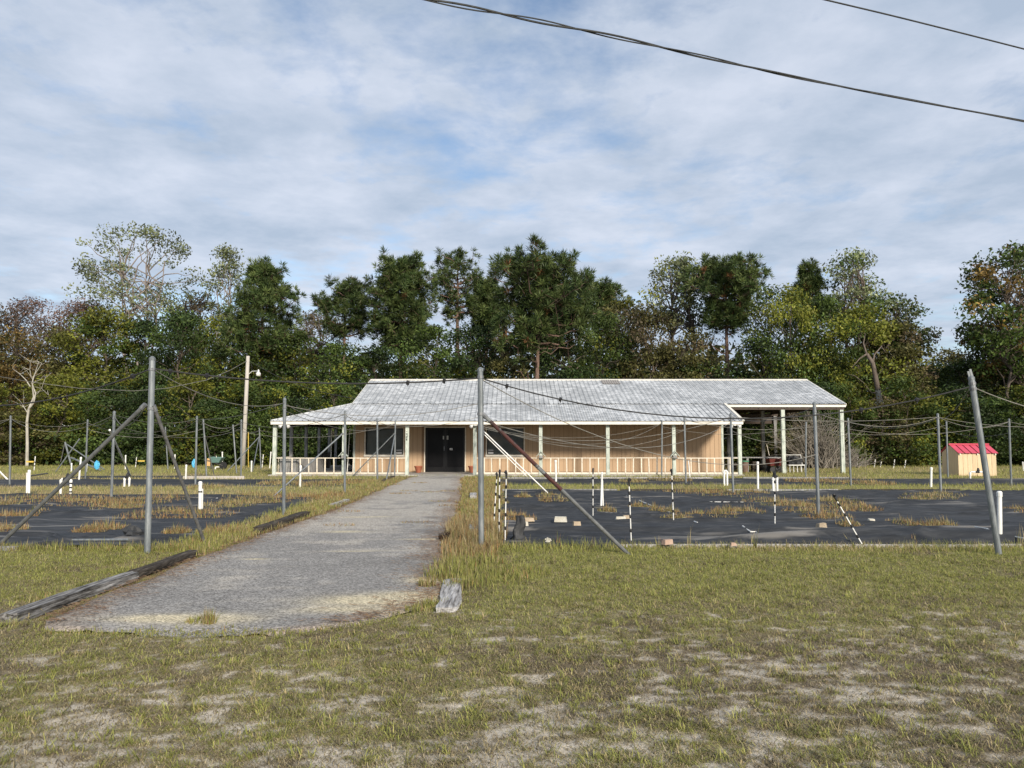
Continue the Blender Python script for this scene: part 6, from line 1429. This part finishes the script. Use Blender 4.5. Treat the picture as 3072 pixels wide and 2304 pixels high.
# verges and dry tufts on the fabric
tg = MB()
def clump(x, y, rad, n, L, straw, rust=0.0, W=None, lean=0.9, z=0.0, sq=1.0):
    a = r.random(n)*6.283; q = rad*np.sqrt(r.random(n)); X_, Y_ = x + q*np.cos(a), y + q*np.sin(a)*sq
    c = pickcol(r, n, np.full(n, straw), np.full(n, 0.08)); m_ = r.random(n) < rust; c[m_] = RUST*(0.6+0.7*r.random((m_.sum(),1)))
    W = W or (0.0035+0.00045*y)
    blade_mesh(tg, r, X_, Y_, np.full(n, z), L*(0.35+0.75*r.random(n)), np.full(n, W)*(0.7+0.6*r.random(n)), lean*r.random(n)*1.3, c, seg=True)
yv = np.linspace(8.3, 31.5, 300)
for y in yv:      # right verge: thick dry stand behind the middle post
    big = math.exp(-((y-12.5)/2.6)**2); xe = float(PR(y)); w = -0.25 - xe
    for _ in range(2): clump(xe + w*r.random() + 0.02, y + r.normal(0,.1), 0.16, int(26+60*big), 0.09+0.26*big*r.random()+0.04*r.random(), 0.62+0.2*big if y > 10.2 else 0.2, 0.28 if y > 10.2 else 0.02)
for y in np.linspace(10.9, 31, 260):   # left verge
    xe = float(PL(y)); 
    for _ in range(2): clump(xe - 0.85*r.random() + 0.05, y + r.normal(0,.1), 0.17, 30, 0.07+0.09*r.random(), 0.45 if y > 12 else 0.3, 0.12)
for x in np.linspace(-8.6, -5.0, 60): clump(x, 11.25+r.normal(0,.08), 0.13, 30, 0.10+0.10*r.random(), 0.25, 0.02)
for x in np.linspace(-0.2, 9.0, 120): clump(x, 11.42+r.normal(0,.07), 0.10, 14, 0.06+0.07*r.random(), 0.25, 0.05)
for x in np.linspace(-0.3, 12.0, 26): 
    if r.random() < .6: clump(x, 11.65+r.normal(0,.06), 0.07, 8, 0.30*r.random()+0.08, 0.6, 0.1, lean=0.5)
TUF = [(2160,1548,.42,.5),(2240,1537,.35,.4),(2180,1535,.25,.4),(2010,1537,.18,.2),(2095,1549,.25,.5),(2030,1558,.3,.3),(1915,1523,.22,.4),(1963,1530,.2,.2),(2330,1510,.75,.3),(2400,1520,.5,.4),(2440,1540,.55,.5),(2480,1555,.45,.6),(2540,1530,.5,.5),(2520,1510,.45,.3),(2590,1530,.35,.7),(2480,1505,.4,.2),(2790,1493,.55,.1),(2830,1487,.5,.1),(2760,1502,.4,.1),
       (2080,1478,.8,.5),(2140,1482,.8,.5),(2200,1487,.7,.4),(2250,1480,.5,.3),(1570,1493,.22,.4),(1645,1490,.35,.3),(1640,1504,.22,.6),(1685,1505,.2,.4),(2710,1574,.28,.3),(2790,1580,.25,.4),(2830,1578,.2,.3),(3060,1535,.3,.8),(1560,1560,.3,.7),(1530,1553,.3,.6),(1820,1535,.2,.3),(2545,1578,.2,.3),(1450,1490,.3,.4),(1480,1510,.35,.5),(1490,1550,.3,.6),
       (80,1501,.9,.5),(170,1505,.9,.6),(260,1510,.9,.6),(330,1512,.9,.6),(420,1508,.9,.5),(500,1500,.8,.5),(350,1527,.45,.4),(40,1553,.4,.8),(10,1551,.3,.8),(430,1553,.5,.7),(500,1540,.6,.4),(560,1545,.6,.7),(620,1548,.6,.6),(315,1585,.35,.4),(270,1595,.25,.7),(690,1515,.6,.2),(740,1508,.6,.2),(800,1505,.6,.4),(640,1598,.25,.5),(690,1596,.25,.4),(20,1590,.3,.6),(110,1540,.2,.4),(530,1598,.2,.4),(760,1490,.7,.3),(880,1495,.6,.6),(960,1493,.6,.7),(1010,1485,.5,.6),(20,1515,.3,.2),(960,1453,.8,.4),(1060,1447,.7,.6),(840,1450,.7,.3),(620,1463,.5,.2),(2010,1440,.8,.2),(1900,1445,.5,.2),(2450,1445,1.0,.6),(2600,1450,.8,.4)]
for u, v, rad, rust in TUF:
    p = G(u, v, 0.02); nb_ = int(120 + 300*rad)
    clump(p.x, p.y, rad*1.1, int(nb_*2.2), 0.12+0.04*rad, 0.72, rust*0.75, z=0.02, sq=1.5 if p.y > 16 else 1.1, lean=1.5)
    clump(p.x, p.y, rad*0.5, nb_//3, 0.22, 0.7, rust*0.5, z=0.02, lean=0.8)
for u, v, rad, L, st in ((1340,1735,.28,.22,.15),(1370,1700,.3,.16,.2),(1265,1830,.16,.07,.1),(1300,1815,.15,.08,.1),(1440,1640,.2,.12,.2),(1480,1740,.35,.12,.1),(1560,1720,.4,.12,.08),(1390,1760,.12,.15,.2),(628,1875,.05,.16,.5),(600,1868,.12,.07,.2),(1280,1760,.1,.12,.5),(130,1800,.2,.08,.3),(440,1645,.25,.10,.15),(560,1650,.2,.09,.2),(330,1650,.3,.10,.1)):
    p = G(u, v); clump(p.x, p.y, rad, int(120+700*rad), L, st, 0.05, lean=0.7)
for u, v in ((1150,1442),(1180,1455),(1260,1450),(1230,1475),(1200,1482),(1290,1478),(1340,1475),(1320,1506),(1352,1519),(1050,1537),(1020,1578),(1250,1570),(1360,1580)):
    p = G(u, v); clump(p.x, p.y, 0.32, 110, 0.07, 0.6, 0.5, sq=0.6)
for x in np.linspace(-4.0, -0.9, 85): clump(x, 6.46 + max(0, (x+1.7))*0.75 + r.normal(0, .07), 0.09, int(12+26*r.random()), 0.022+0.03*r.random(), 0.15, 0.02, lean=1.3)
kind(tg.build('dry_grass', M['grass']), 'stuff')
# fallen leaves and pine straw on path edges and lawn
lt = MB(); N = 6500; Yl = 6.75*np.power(24/6.75, r.random(N)); side_ = r.random(N) < 0.5
Xl = np.where(side_, PL(Yl) + np.abs(r.normal(0, .22, N)), PR(Yl) - np.abs(r.normal(0, .25, N)))
z_ = np.full(N, 0.03); a = r.random(N)*6.283; L_ = 0.02+0.06*r.random(N); dx, dy = np.cos(a)*L_, np.sin(a)*L_*0.6; w_ = 0.004+0.004*r.random(N)
V = np.stack([np.stack([Xl-dx, Yl-dy, z_],1), np.stack([Xl+dy*w_/L_, Yl-dx*w_/L_, z_+.004],1), np.stack([Xl+dx, Yl+dy, z_+.006],1), np.stack([Xl-dy*w_/L_, Yl+dx*w_/L_, z_+.002],1)],1).reshape(-1,3)
k = r.random((N,1)); cc = (np.array([0.16,0.08,0.045])*(1-k)+np.array([0.36,0.24,0.13])*k)
lt.v.append(V); lt.f.append(np.arange(N)[:,None]*4+np.arange(4)[None]); lt.c.append(np.repeat(cc,4,0)); lt.n = len(V)
kind(lt.build('pine_straw', M['grass']), 'stuff')
tot = sum(len(me.polygons) for me in bpy.data.meshes); print('polys', tot, 'objects', len(bpy.data.objects))
